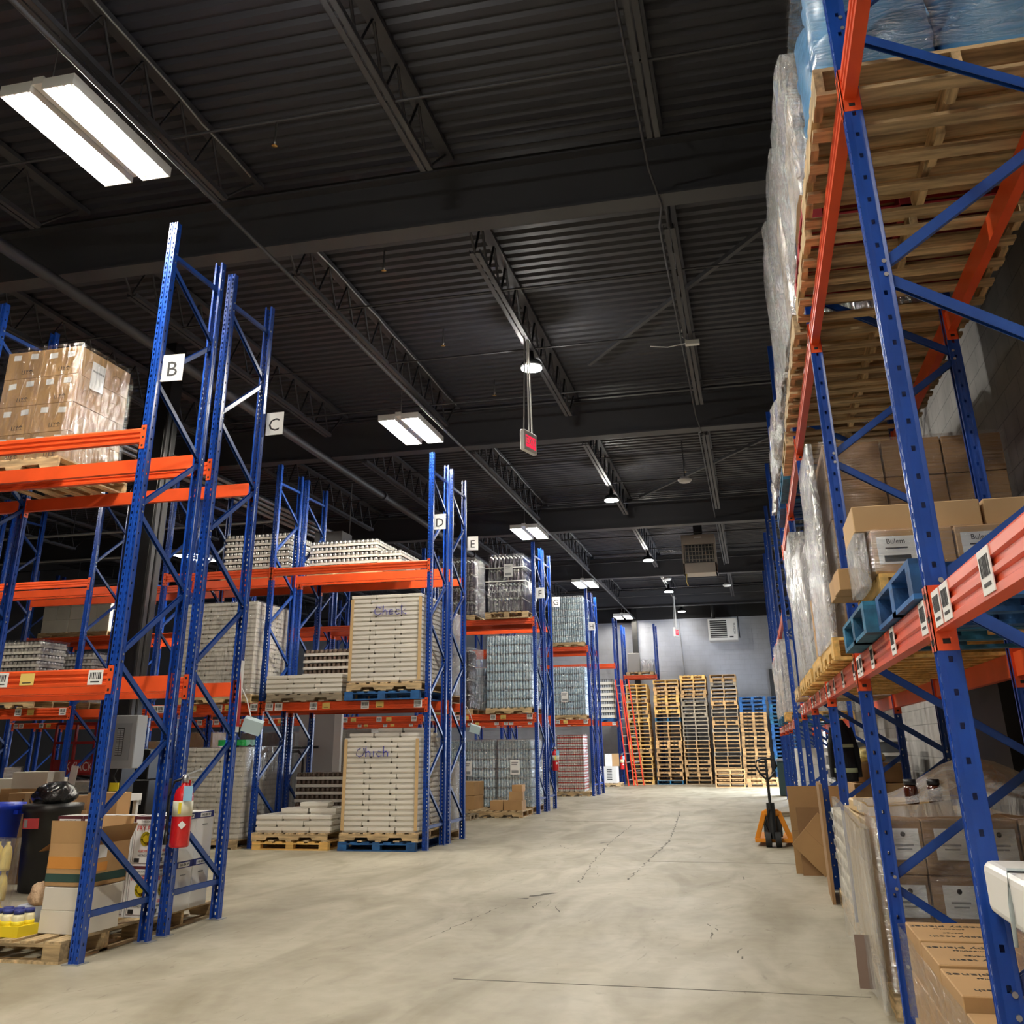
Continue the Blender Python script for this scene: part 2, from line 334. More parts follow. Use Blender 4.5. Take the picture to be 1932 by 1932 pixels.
# ================================================================ CEILING SERVICES
def run(name, label, cat, pts, r, mat, n=8): return tag(MB().tube(pts, r, n).build(name, mat), label, cat)
run('sprinkler_pipe', 'thin dark sprinkler pipe running above the aisle lamps along the aisle', 'pipe', [(-4.62, .9, 6.33), (-4.55, 42, 6.33)], .022, joistp)
o = run('sprinkler_main', 'thick dark sprinkler main running along the roof over the left racks', 'pipe', [(-7.25, -2, 6.36), (-7.25, 42, 6.36)], .07, joistp, 12)
c = MB()
for y in (4.2, 11.6, 18.9, 26): c.lathe([(.10, -.05), (.10, .05)], 12, (0, 0, 0))
for y in (4.2, 11.6, 18.9, 26): MB().tube([(-7.25, y-.05, 6.36), (-7.25, y+.05, 6.36)], .1, 12).build('coupling', joistp, o)
for i in range(5):
    y0, y1 = GY[i], GY[i+1]; yy = y0+.35
    wig = [(-4.86+R.uniform(-.015, .015), yy+(y1-.5-yy)*t/14, 7.30+R.uniform(-.012, .012)) for t in range(15)]
    run('conduit', 'pale conduit under the roof deck in roof bay %s from the camera' % ['nearest', 'second', 'third', 'fourth', 'fifth'][i], 'conduit', wig, .011, galv, 6)
run('cable', 'dark cable strung along the roof joist above the pallet jack', 'cable', [(-.52, 1, 6.74), (-.5, 8.3, 6.73), (-.42, 8.75, 6.55), (-.5, 9.5, 6.73), (-.50, 16.3, 6.74), (-.44, 16.75, 6.56), (-.5, 17.4, 6.74), (-.5, 32, 6.74)], .014, joistp, 6)
t = thing('junction_box', 'small white junction box with a stray cable under the aisle joist', 'junction box', (-.35, 12.9, 6.70))
MB().box(-.10, .10, -.04, .04, -.035, .035).build('box', whitep, t, bev=.006)
MB().tube([(-.1, 0, 0), (-.35, 0, -.03), (-.6, .05, .03)], .008, 6).build('cable', whitep, t)
MB().tube([(-.06, 0, .03), (-.15, 0, .12), (-.12, 0, .26)], .008, 6).build('cable', whitep, t)
for i, (p, q) in enumerate([((-2.1, 14.6, 7.2), (1.6, 9.4, 7.2)), ((-2.3, 24, 7.2), (1.9, 18, 7.2))]):
    struct(MB().bar(p, q, .06, .06).build('roof_brace_rod', joistp))
for i, (x, y, lab) in enumerate([(-4.2, 7.5, 'over the gap between the large lamp and the aisle'), (-4.1, 10.4, 'in the second roof bay, nearer the camera'), (-4.1, 13.0, 'in the middle of the second roof bay'), (-3.9, 15.4, 'near the hanging exit sign'), (-2.5, 17.5, 'just past the second girder'), (-1.0, 21.5, 'above the smoke detector')]):
    t = thing('fire_sprinkler', 'tiny brass sprinkler head ' + lab, 'sprinkler', (x, y, 7.15))
    MB().lathe([(.012, .25), (.012, .02), (.02, 0), (.008, -.03)], 8).build('stem', MATS['steel'], t)
    MB().lathe([(.035, -.045), (.03, -.05), (.0, -.05)], 10).build('deflector', pm('brass', (.6, .36, .12), .3, .9), t)
for i, (x, y, lab) in enumerate([(-.96, 20.1, 'nearest the camera, between two lamps and the right rack'), (-.52, 35.2, 'beside the far wall heater'), (-2.45, 33.2, 'next to the far exit sign')]):
    t = thing('smoke_detector', 'round white ceiling smoke detector ' + lab, 'smoke detector', (x, y, 6.55))
    MB().lathe([(.05, -.05), (.11, -.04), (.15, -.005), (.15, .02), (.10, .03), (.10, .06)], 20).build('housing', whitep, t)
    MB().tube([(0, 0, .06), (0, 0, .86)], .012, 6).build('stem', joistp, t)
# ---- strip lamps over the rack ends
tubem = pm('fluorescent_tube', (1, 1, 1), .3, emit=((1, .93, .80), TUBE_E))
tubef = pm('fluorescent_tube_dim', (1, 1, 1), .3, emit=((1, .93, .80), TUBE_E*.45))
def strip_lamp(label, x, y, z, L=1.40, group=None):
    t = thing('strip_light', label, 'ceiling light', (x, y, z))
    for s in (-1, 1):
        h = MB(); a = .055 if s > 0 else -.345; b = a+.29
        h.box(a, b, -L/2, L/2, .07, .10).box(a, a+.006, -L/2, L/2, .0, .07).box(b-.006, b, -L/2, L/2, .0, .07).box(a, b, -L/2-.012, -L/2, .0, .1).box(a, b, L/2, L/2+.012, .0, .1)
        f = h.build('housing', whitep, t)
        for k in range(4):
            xx = a+.045+k*.0667
            tb = MB().tube([(xx, -L/2+.07, .03), (xx, L/2-.07, .03)], .015, 8).build('tube', tubef if y > 40 else tubem, t)
            MB().tube([(xx, -L/2+.01, .03), (xx, -L/2+.07, .03)], .013, 8).build('end_cap', whitep, tb)
            MB().tube([(xx, L/2-.07, .03), (xx, L/2-.01, .03)], .013, 8).build('end_cap', whitep, tb)
    MB().box(-.05, .05, -L/2-.01, L/2+.01, .06, .13).build('ballast_channel', whitep, t)
    for q in (-1, 1): MB().tube([(0, q*L*.4, .13), (0, q*L*.4, 7.404-z)], .005, 5).build('hanger', steel, t)
    return t
ZL = 6.38
strip_lamp('twin fluorescent strip light, largest and nearest the camera at upper left', -5.18, 6.05, ZL)
strip_lamp('twin fluorescent strip light just above the D rack end', -5.22, 14.85, ZL)
strip_lamp('twin fluorescent strip light just above the F rack end', -5.12, 23.75, ZL)
strip_lamp('twin fluorescent strip light just above the H rack end', -5.12, 32.5, ZL)
strip_lamp('twin fluorescent strip light nearest the far wall', -4.95, 41.2, 6.3, 1.2)
strip_lamp('twin fluorescent strip light seen low through the C rack frame', -14.3, 23.3, 6.2)
strip_lamp('twin fluorescent strip light above the aisle behind the camera', -5.2, -2.8, ZL)
strip_lamp('added fill light built as a strip light, unseen behind the camera at right', -1.2, -2.2, ZL)  # extra lamp out of view, added to brighten the dark right racks
strip_lamp('twin fluorescent strip light above the left racks near the dark column', -13.0, 12.3, 6.5)
ledf = pm('led_disc_dim', (1, 1, 1), .3, emit=((1, .96, .88), LED_E*.1))
ledm = pm('led_disc', (1, 1, 1), .3, emit=((1, .96, .88), LED_E))
for x, y, lab in [(-2.67, 12.75, 'beside the near exit sign'), (-2.67, 21.2, 'second along the aisle joist'), (-2.66, 29.1, 'third along the aisle joist'), (-2.6, 35.7, 'beside the far exit sign'), (-2.55, 41.5, 'closest to the far wall'), (-2.67, 4.4, 'above the frame, over the near floor'), (-2.67, -4, 'above the aisle behind the camera')]:
    t = thing('round_lamp', 'small round bright LED lamp ' + lab, 'ceiling light', (x, y, 6.5))
    MB().lathe([(.0, -.02), (.15, -.02), (.15, -.012)], 20).build('lens', ledf if y > 40 else ledm, t)
    MB().lathe([(.14, -.01), (.17, .03), (.12, .1), (.05, .12), (.03, .26)], 20).build('housing', blackp, t)
# ---- exit signs
def exit_sign(label, x, y, ztop, zb, sc):
    t = thing('exit_sign', label, 'exit sign', (x, y, zb), 1.3)
    MB().box(-.17*sc, .17*sc, -.03*sc, .03*sc, 0, .26*sc).build('housing', whitep, t, bev=.006)
    for s in (-1, 1):
        p = MB().box(-.13*sc, .13*sc, s*.030*sc-.003, s*.030*sc+.003, .05*sc, .20*sc).build('panel', pm('exit_red', (.65, .01, .03), .4, emit=((1, .03, .08), .35)), t)
        text('lettering', 'EXIT', .13*sc, whitep, (0, s*.036*sc, .125*sc), (PI/2, 0, 0 if s < 0 else PI), t)
    for s in (-.12, .02, .1): MB().tube([(s*sc, 0, .26*sc), (s*.7*sc, 0, (ztop-zb)*.6), (s*.5*sc, 0, ztop-zb)], .012*sc**.5, 6).build('chain' if s else 'cable', galv if s < 0 else whitep, t)
exit_sign('exit sign with a red panel hanging on chains in mid aisle, nearest the camera', -2.64, 12.3, 6.765, 5.09, 1.09)
exit_sign('exit sign hanging on a long white cable near the far wall', -2.66, 38.8, 6.765, 5.22, 1.3)
# ---- unit heaters
beige = pm('beige_enamel', (.42, .37, .31), .5)
t = thing('unit_heater', 'beige gas unit heater hanging from the roof over the aisle', 'heater', (-1.07, 27, 5.72))
b = MB(); b.box(-.46, .46, 0, .7, .78, 1.05).box(-.46, -.40, 0, .7, 0, .78).box(.40, .46, 0, .7, 0, .78).box(-.46, .46, 0, .7, 0, .28).box(-.40, .40, .1, .7, .28, .78); b.build('cabinet', beige, t, bev=.012)
MB().box(-.39, .39, .05, .11, .29, .77).build('burner_recess', blackp, t)
g = MB()
for k in range(9): g.box(-.38+k*.092, -.36+k*.092, .0, .05, .30, .76)
for k in range(4): g.box(-.39, .39, .0, .045, .36+k*.11, .372+k*.11)
g.build('grille', beige, t)
MB().box(-.1, .1, -.004, 0, .95, .985).build('nameplate', whitep, t)
MB().box(-.12, .12, .3, .55, 1.05, 1.67).build('flue', joistp, t)
MB().tube([(-.38, .1, 0), (-.4, .1, -.2), (-.36, .1, -.32)], .018, 6).build('gas_pipe', pm('brass_pipe', (.5, .38, .15), .4, .6), t)
t = thing('wall_heater', 'white louvred unit heater mounted on the grey far wall', 'heater', (-.94, 41.0, 5.24))
MB().box(-.58, .58, 0, .9, 0, .86).build('cabinet', whitep, t, bev=.02)
MB().box(-.50, .16, -.015, .005, .10, .78).build('louvre_recess', blackp, t)
g = MB()
for k in range(8): g.box(-.50, .16, -.04, 0, .13+k*.083, .15+k*.083)
g.build('louvres', whitep, t)
text('lettering', 'REZNOR', .11, ink, (.47, -.005, .45), (PI/2, PI/2*3, 0), t)
MB().box(.25, .4, -.006, 0, .1, .15).build('nameplate', ink, t)
MB().tube([(-.35, .5, .86), (-.35, .5, 2.0)], .08, 10).build('flue', blackp, t)
MB().tube([(.62, .3, 1.6), (.64, .3, .1)], .02, 6).build('gas_pipe', blackp, t)
run('conduit', 'thin conduit running down the grey far wall under the far lamp', 'conduit', [(-2.75, 42.38, 6.3), (-2.65, 42.38, 3.0)], .012, galv, 6)
# ---- grey services in the far left roof
t = thing('cable_tray', 'bundle of long grey ducts crossing high behind the C and D racks', 'duct', (-10.2, 0, 6.2))
for k in range(4): MB().tube([(k*.11, 12, k*.05), (k*.11+.3, 34, k*.05)], .045, 8).build('conduit', galv, t)
t = thing('junction_cabinet', 'pale grey junction cabinet hung on the high duct bundle', 'cabinet', (-9.35, 21.2, 5.78))
MB().box(-.35, .35, -.3, .3, -.05, .35).build('cabinet', galv, t, bev=.01)
MB().tube([(.3, .25, .35), (.3, .25, 1.64)], .012, 6).build('hanger', galv, t)
for i, (x, y, z) in enumerate([(-12, 16.5, 6.0), (-12.5, 18.6, 5.9), (-13, 20.8, 5.8), (-13.4, 24.9, 5.9), (-14, 26.5, 6.0)]):
    o = run('crossing_conduit', 'white conduit crossing the dark roof behind the B rack, %s of the five' % ['nearest', 'second nearest', 'middle', 'fourth', 'farthest'][i], 'conduit', [(-22, y, z), (-9.6, y, z)], .028, galv, 6)
    for xx in (-19, -14.5, -11): MB().tube([(xx, y, z), (xx, y, 7.42)], .008, 5).build('hanger_rod', joistp, o)
# ================================================================ PALLET RACKS
HP = 6.0
def post_mesh():
    mb = MB(); W, D, p = .04, .07, .0508
    def strip(pts, z0, z1, m=0):  # vertical sheet through xy points
        for (ax, ay), (bx, by) in zip(pts, pts[1:]): mb.quad((ax, ay, z0), (bx, by, z0), (bx, by, z1), (ax, ay, z1), m)
    for s in (-1, 1):
        strip([(s*W, 0), (s*.030, 0)], 0, HP); strip([(s*.018, 0), (s*.010, 0), (s*.006, .007), (0, .007)], 0, HP)
        strip([(s*W, D), (s*.022, D)], 0, HP); strip([(s*W, 0), (s*W, .028)], 0, HP); strip([(s*W, .042), (s*W, D)], 0, HP)
        z = 0; q = 0
        while z < HP-.01:
            strip([(s*.030, 0), (s*.018, 0)], z, min(HP, z+p-.024)); z += p
        z = .05
        strip([(s*W, .028), (s*W, .042)], 0, .03)
        while z < HP-.1:
            strip([(s*W, .028), (s*W, .042)], z-.02, z+.0616); z += .1016
        strip([(s*W, .028), (s*W, .042)], z-.02, HP)
    me = mb.mesh('upright_post', [blue]); bm = bmesh.new(); bm.from_mesh(me)
    bmesh.ops.remove_doubles(bm, verts=bm.verts, dist=1e-5); bmesh.ops.solidify(bm, geom=bm.faces[:], thickness=.0022); bm.to_mesh(me); bm.free(); return me
POST = post_mesh(); DEP = .91
FOOT = MB().box(-.075, .06, -.03, .10, 0, .006).mesh('foot_plate', [galv])
BOLTS = MB().lathe([(.012, -.006), (.012, .006)], 8).mesh('bolt', [steel])
def brace_mesh(p, q):
    mb = MB(); p, q = Vector(p), Vector(q); d = (q-p).normalized(); a = Vector((1, 0, 0)); b = d.cross(a)
    for wa, oa, wb, ob_ in ((.03, 0, .003, .02), (.003, -.0135, .04, 0), (.003, .0135, .04, 0)) if True else ():
        mb.bar(p+a*oa+b*ob_, q+a*oa+b*ob_, wa, wb)
    for e in (p+d*.015, q-d*.015):
        mb.tube([e+a*-.045, e+a*.045], .009, 8, 1)
    return mb.mesh('brace', [braceblue, steel])
def brace_set(dz):
    f = [.9, 2.08, 3.28, 4.45, 5.62]; bk = [.32, 1.5, 2.7, 3.9, 5.1]
    y0, y1 = .035, DEP-.035; out = [brace_mesh((0, y0, .30), (0, y1, .30))]
    seq = []
    for a, b in zip(bk, f): seq += [(y1, a), (y0, b)]
    seq.append((y1, 5.85+dz*0 if dz else 5.72))
    for (ya, za), (yb, zb) in zip(seq, seq[1:-1]): out.append(brace_mesh((0, ya, za+dz+.02), (0, yb, zb+dz-.02)))
    out.append(brace_mesh((0, y0, 5.68), (0, y1, 5.70))); return out
BRL, BRR = brace_set(0), brace_set(-.21)
def beam_mesh(L):
    h = .128; pr = [(0, 0), (.05, 0), (.05, h), (.008, h), (0, h-.01), (0, .092), (.009, .086), (.009, .07), (0, .064), (0, .050), (.009, .044), (.009, .028), (0, .022)]
    return MB().prism(pr, -L/2, L/2).mesh('beam', [orange])
CONN = MB().box(-.0045, .046, -.006, -.002, -.06, .15).box(-.0045, -.0015, -.006, .066, -.06, .15)
for z in (-.03, .045, .12): CONN.box(.012, .03, -.0068, -.0055, z-.012, z+.008, 1).box(-.0052, -.004, .018, .042, z-.008, z+.008, 1)
CONN = CONN.mesh('connector', [orange, slot])
def label_mesh(wd, hh, col, bars=True, seed=0):
    mb = MB().box(-wd/2, wd/2, -.003, 0, -hh/2, hh/2); r = random.Random(seed); x = -wd*.38
    while bars and x < wd*.36:
        bw = r.choice((.004, .006, .010))*wd/.12; mb.box(x, x+bw, -.0042, -.003, -hh*.12, hh*.34, 1); x += bw+r.choice((.004, .007))*wd/.12
    mb.box(-wd*.3, wd*.3, -.0042, -.003, -hh*.34, -hh*.26, 1)
    return mb.mesh('barcode_label', [col, ink])
LBW = [label_mesh(.13, .11, paper, True, k) for k in range(3)]; LBY = label_mesh(.13, .09, pm('yellow_paper', (.80, .58, .16), .6), False)
BEAMS = {}
def rack(label, loc, rz, xs, levels, labelled=(), br=BRL, white=False, skip=()):
    t = thing('pallet_rack', label, 'pallet rack', loc, rz)
    for x in xs:
        for yy, rot in ((0, 0), (DEP, PI)):
            p = ob('upright_post', POST, t, (x, yy, 0), (0, 0, rot)); ob('foot_plate', FOOT, p)
        for m in br: ob('brace', m, t, (x, 0, 0))
    for i in range(len(xs)-1):
        a, b = xs[i], xs[i+1]; L = round(abs(b-a)-.084, 3); c = (a+b)/2
        if L not in BEAMS: BEAMS[L] = beam_mesh(L)
        for li, z in enumerate(levels):
            if (i, li) in skip: continue
            for yy, rot in ((.004, 0), (DEP-.004, PI)):
                be = ob('beam', BEAMS[L], t, (c, yy, z-.128), (0, 0, rot))
                ob('connector', CONN, be, (L/2+.004, -.002, 0)); k = ob('connector', CONN, be, (-L/2-.004, -.002, 0)); k.scale = (-1, 1, 1)
                if li in labelled:
                    r = random.Random(int(abs(c*10))+li)
                    for q, (f, wd) in enumerate(((-.46, 0), (-.40, 0), (-.18, 0), (-.10, 1), (.14, 0), (.23, 1), (.46, 0))): ob('barcode_label', LBY if wd and not white else LBW[q % 3], be, (f*L, 0, .064)) if not (white and wd) else None
    return t
X0 = -4.86; PB = 2.78
def row(letters, y0, n, levels, lab0, lab1, labelled=(0,), gap=.19, xs=None, skip=()):
    xs = xs or [X0-PB*k for k in range(n)]
    a = rack(lab0, (0, y0, 0), 0, xs, levels, labelled, skip=skip); b = rack(lab1, (0, y0+DEP+gap, 0), 0, xs, levels, ())
    return a, b
row('BC', 6.95, 3, (2.0, 3.98), 'blue and orange pallet rack with the B sign, nearest on the left', 'blue and orange pallet rack with the C sign, back to back with B')
row('DE', 14.87, 5, (2.08, 4.2), 'blue and orange pallet rack with the D sign holding the tall white carton loads', 'blue and orange pallet rack with the E sign, right behind D', xs=[-4.86, -7.64, -9.65, -11.1, -13.88], skip=((2, 0), (2, 1)))
row('FG', 22.85, 6, (2.08, 4.2), 'blue and orange pallet rack with the F sign holding bottled water', 'blue and orange pallet rack with the G sign, right behind F')
row('HI', 30.75, 4, (2.12, 4.25), 'blue and orange pallet rack with the H sign', 'blue and orange pallet rack right behind the H rack')
rack('blue and orange pallet rack farthest left row, behind the red ladders', (0, 38.6, 0), 0, [X0-.2-PB*k for k in range(3)], (2.2, 4.3), (0,))
rack('short rack with an orange beam carrying grey junk beside the far wall', (0, 41.1, 0), 0, [-3.72, -5.06], (4.0,), ())
# right-hand run along the aisle (local x = -world y)
RY = [.85, 3.55, 6.25, 8.95, 11.6, 14.25]
rr1 = rack('tall blue and orange pallet rack along the right side, nearest the camera', (.60, 0, 0), -PI/2, [-y for y in RY], (1.86, 3.98), (0,), BRR, True)
RY2 = [17.2, 20.6, 23.4, 26.2, 29.0]
rr2 = rack('blue and orange pallet rack on the right, farther along beyond the gap', (.60, 0, 0), -PI/2, [-y for y in RY2], (1.75, 3.45), (0,), BRR, True)
# clear film wrapped round the right rack beams
# ---- letter signs
for ch, x, y, z, lab in [('B', -4.82, 7.0, 4.66, 'on the nearest blue post'), ('C', -4.82, 8.97, 4.76, 'on the fourth blue post from the left front'), ('D', -4.82, 14.9, 4.94, 'at the white carton rack'), ('E', -4.82, 16.90, 4.96, 'behind the D sign'), ('F', -4.82, 22.9, 4.90, 'beside the dark bottle load'), ('G', -4.82, 24.9, 4.95, 'behind the F sign'), ('H', -4.82, 30.8, 4.97, 'farthest along the aisle')]:
    t = thing('letter_sign', 'white rack sign with black letter %s %s' % (ch, lab), 'sign', (x+.112, y, z-.125), R.uniform(-.06, .1))
    MB().box(-.1, .1, -.004, .004, -.125, .125).build('board', paper, t)
    text('letter', ch, .20, ink, (-.005, -.0052, -.02), FY, t)
# ================================================================ PALLETS
PAL = {}
def pallet_parts(kind, W, D, h, tone):
    key = (kind, W, D, h, tone)
    if key in PAL: return PAL[key]
    r = random.Random(hash((W, D, h)) & 255); m = {'wood': [wood, woody], 'grey': [woodgrey, woodgrey], 'yellow': [woodyellow, woodyellow], 'blue': [bluewood, bluewood], 'teal': [tealwood, tealwood], 'red': [redwood, redwood], 'stack': [stackwood, stackwood]}[tone]
    out = []; x0, y0 = -W/2, -D/2; tb = .018
    mb = MB(); nb = 7; bw = W/nb*.66
    for k in range(nb):
        w_ = bw if 0 < k < nb-1 else bw*1.2; xx = x0 if k == 0 else (-x0-w_ if k == nb-1 else x0+W*(k+.5)/nb-w_/2+r.uniform(-.008, .008))
        mb.box(xx, xx+w_, y0+r.uniform(0, .006), -y0, h-tb, h)
    out.append(('top_deck', mb.mesh('top_deck', [m[1]]))); mb = MB()
    if kind == 'stringer':
        hs0, hs1 = tb, h-tb; nt = .23; q = W*.19
        for k in range(3):
            yy = y0+(D-.038)*k/2; pr = [(x0, hs0), (x0+q, hs0), (x0+q+.02, hs0+.04), (x0+q+nt-.02, hs0+.04), (x0+q+nt, hs0), (-x0-q-nt, hs0), (-x0-q-nt+.02, hs0+.04), (-x0-q-.02, hs0+.04), (-x0-q, hs0), (-x0, hs0), (-x0, hs1), (x0, hs1)]
            pr = [(a, b) for a, b in pr]; n = len(pr)
            s = MB(); vs = [(a, yy, b) for a, b in pr]+[(a, yy+.038, b) for a, b in pr]
            s.add(vs, [(i, (i+1) % n, n+(i+1) % n, n+i) for i in range(n)]+[tuple(range(n))[::-1], tuple(range(n, 2*n))])
            out.append(('stringer', s.mesh('stringer', [m[0]])))
        for k in range(5):
            w_ = .09; xx = x0+(W-w_)*k/4; mb.box(xx, xx+w_, y0, -y0, 0, tb)
    else:
        for k in range(3): mb.box(x0, -x0, y0+(D-.1)*k/2, y0+(D-.1)*k/2+.1, h-2*tb, h-tb)
        out.append(('cross_board', mb.mesh('cross_board', [m[0]]))); mb = MB()
        for i in range(3):
            for j in range(3):
                w_ = .14 if i != 1 else .12
                b = MB().box(x0+(W-w_)*i/2, x0+(W-w_)*i/2+w_, y0+(D-.1)*j/2, y0+(D-.1)*j/2+.1, tb, h-2*tb); out.append(('block', b.mesh('block', [m[0]])))
        for k in range(3): mb.box(x0, -x0, y0+(D-.1)*k/2, y0+(D-.1)*k/2+.1, 0, tb)
        for k in (0, 1): mb.box(x0+(W-.12)*k, x0+(W-.12)*k+.12, y0+.1, -y0-.1, 0, tb)
    out.append(('bottom_deck', mb.mesh('bottom_deck', [m[1]])))
    PAL[key] = out; return out
def pallet(kind, tone, label, cx, cy, z, W=1.2, D=1.0, h=.13, rz=0, group=None):
    t = thing('pallet', label, 'pallet', (cx, cy, z if z < 1 else round(z, 2)+.001), rz, group)
    for nm, me in pallet_parts(kind, W, D, h, tone): ob(nm, me, t)
    return t
def pallet_single(kind, W, D, h, tone):
    mb = MB(); mats = None
    for nm, me in pallet_parts(kind, W, D, h, tone):
        mats = mats or me.materials[0]
        mb.add([v.co for v in me.vertices], [tuple(p.vertices) for p in me.polygons])
    return mb.mesh('pallet', [mats])
# ================================================================ GOODS
BX = {}
def box_mesh(name, dx, dy, dz, mats, kind='plain', bev=.003):
    key = (name, dx, dy, dz, kind)
    if key in BX: return BX[key]
    mb = MB(); x, y = dx/2, dy/2
    if kind == 'lid': mb.box(-x+.012, x-.012, -y+.014, y-.014, 0, dz*.5); mb.box(-x, x, -y, y, dz*.34, dz*.985, 1)
    else: mb.box(-x, x, -y, y, 0, dz)
    me = mb.mesh(name, mats, bev); BX[key] = me; return me
def taped_box(dx, dy, dz, mat=None, along='x'):
    """carton root mesh with a tape strip child"""
    return box_mesh('cardboard_box', dx, dy, dz, [mat or card], 'plain', .004)
def put(name, me, label, cat, loc, rz=0, group=None): return tag(ob(name, me, None, loc, (0, 0, rz)), label, cat, group)
def flat_stack(label, group, x0, y0, z0, nz, W=1.18, D=1.14, h=.07, stuff=False, rows=3, cols=None, name='white_carton', top=True, seed=1, mk=None):
    r = random.Random(seed); L, Sh = W*.36, W*.28; a, b = D*.36, D*.28; mb = MB()
    for k in range(nz):
        wx = (L, L, Sh) if k % 2 == 0 else (Sh, L, L); wy = (a, b, a) if k % 2 else (b, a, a); xx = x0
        for i, wd in enumerate(wx):
            yy = y0
            for j, dp in enumerate(wy):
                if j == 0 or i == 2 or (k == nz-1 and top) or (i == 0 and j < 2):
                    jx, jy = r.uniform(-.0025, .0025), r.uniform(-.004, .002); z = z0+k*h
                    if stuff:
                        mb.box(xx+jx+.012, xx+wd+jx-.012, yy+jy+.014, yy+dp+jy-.014, z, z+h*.45); mb.box(xx+jx+.004, xx+wd+jx-.004, yy+jy, yy+dp+jy-.004, z+h*.34, z+h*.985, 1)
                    else: put(name, box_mesh(name, round(wd-.0125, 3) if False else round(wd-.006, 3), round(dp-.006, 3), h-.001, [whitec, whitel], 'lid', .0025), label, 'carton', (xx+wd/2+jx, yy+dp/2+jy, z), 0, group)
                yy += dp
            xx += wd
    if stuff: o = mb.build('white_cartons', [whitec, whitel]); tag(o, label, 'cartons', None, 'stuff')
def tray_mesh(name, nx, ny, r, hc, ht, mats, lid=.6, ns=10):
    mb = MB(); dx, dy = nx*2.06*r, ny*2.06*r
    mb.box(-dx/2, dx/2, -dy/2, dy/2, 0, ht, 0)
    for i in range(nx):
        for j in range(ny):
            if 0 < i < nx-1 and 0 < j < ny-1 and nx > 4: 
                mb.lathe([(r*.9, hc-.012), (r*.9, hc)], 8, (-dx/2+(i+.5)*2.06*r, -dy/2+(j+.5)*2.06*r, 0), ms=[2]); continue
            mb.lathe([(r*.97, ht*.5), (r*.97, hc-.022), (r*.86, hc-.014), (r*.88, hc-.012), (r*.88, hc)], ns, (-dx/2+(i+.5)*2.06*r, -dy/2+(j+.5)*2.06*r, 0), ms=[1, 1, 2, 2])
    me = mb.mesh(name, mats); return me, dx, dy
def grid(name, me, dx, dy, dz, label, cat, group, x0, y0, z0, nx, ny, nz, vis='fr', seed=2, jit=.004, skip=()):
    r = random.Random(seed)
    for k in range(nz):
        for i in range(nx):
            for j in range(ny):
                if (i, j, k) in skip: continue
                if ('f' in vis and j == 0) or ('b' in vis and j == ny-1) or ('r' in vis and i == nx-1) or ('l' in vis and i == 0) or ('t' in vis and k == nz-1):
                    put(name, me, label, cat, (x0+(i+.5)*dx+r.uniform(-jit, jit), y0+(j+.5)*dy+r.uniform(-jit, jit), z0+k*dz), 0, group)
def wrap(label, x0, x1, y0, y1, z0, z1, mat, seed=0, amp=.012, pinch=.0, topz=None, name='stretch_wrap', cap=True, sag=None, cell=.09):
    """a loose film shell around a load, open at the bottom"""
    nx, ny, nz = max(2, int((x1-x0)/cell)), max(2, int((y1-y0)/cell)), max(3, int((z1-z0)/cell))
    per = [(x0+(x1-x0)*i/nx, y0, 0, -1) for i in range(nx)]+[(x1, y0+(y1-y0)*i/ny, 1, 0) for i in range(ny)]+[(x1-(x1-x0)*i/nx, y1, 0, 1) for i in range(nx)]+[(x0, y1-(y1-y0)*i/ny, -1, 0) for i in range(ny)]
    n = len(per); vs = []
    for k in range(nz+1):
        t_ = k/nz
        for i, (x, y, nx_, ny_) in enumerate(per):
            zz = z0+(z1-z0)*t_+(sag(x, y)*t_ if sag else 0)+(.006 if k == nz else 0)
            d = amp*(mnoise.noise(Vector((x*2.2+seed*7, y*2.2, zz*1.5)))*1.6+mnoise.noise(Vector((x*7+seed, y*7, zz*3)))*.9) + amp*.6; d = max(.004, d)
            vs.append((x+nx_*d, y+ny_*d, zz+(abs(mnoise.noise(Vector((x*5, y*5, seed))))*amp*1.5 if k == 0 else 0)))
    fs = [(k*n+i, k*n+(i+1) % n, (k+1)*n+(i+1) % n, (k+1)*n+i) for k in range(nz) for i in range(n)]
    mb = MB(); mb.add(vs, fs, 0, True)
    if cap:
        ci = []; vv = []
        for j in range(ny+1):
            for i in range(nx+1):
                x, y = x0+(x1-x0)*i/nx, y0+(y1-y0)*j/ny; vv.append((x, y, z1+(sag(x, y) if sag else 0)+.006+max(0, amp*.8*mnoise.noise(Vector((x*6, y*6, seed+3))))))
        mb.add(vv, [(j*(nx+1)+i, j*(nx+1)+i+1, (j+1)*(nx+1)+i+1, (j+1)*(nx+1)+i) for j in range(ny) for i in range(nx)], 0, True)
    o = mb.build(name, mat); return tag(o, label, 'plastic wrap')
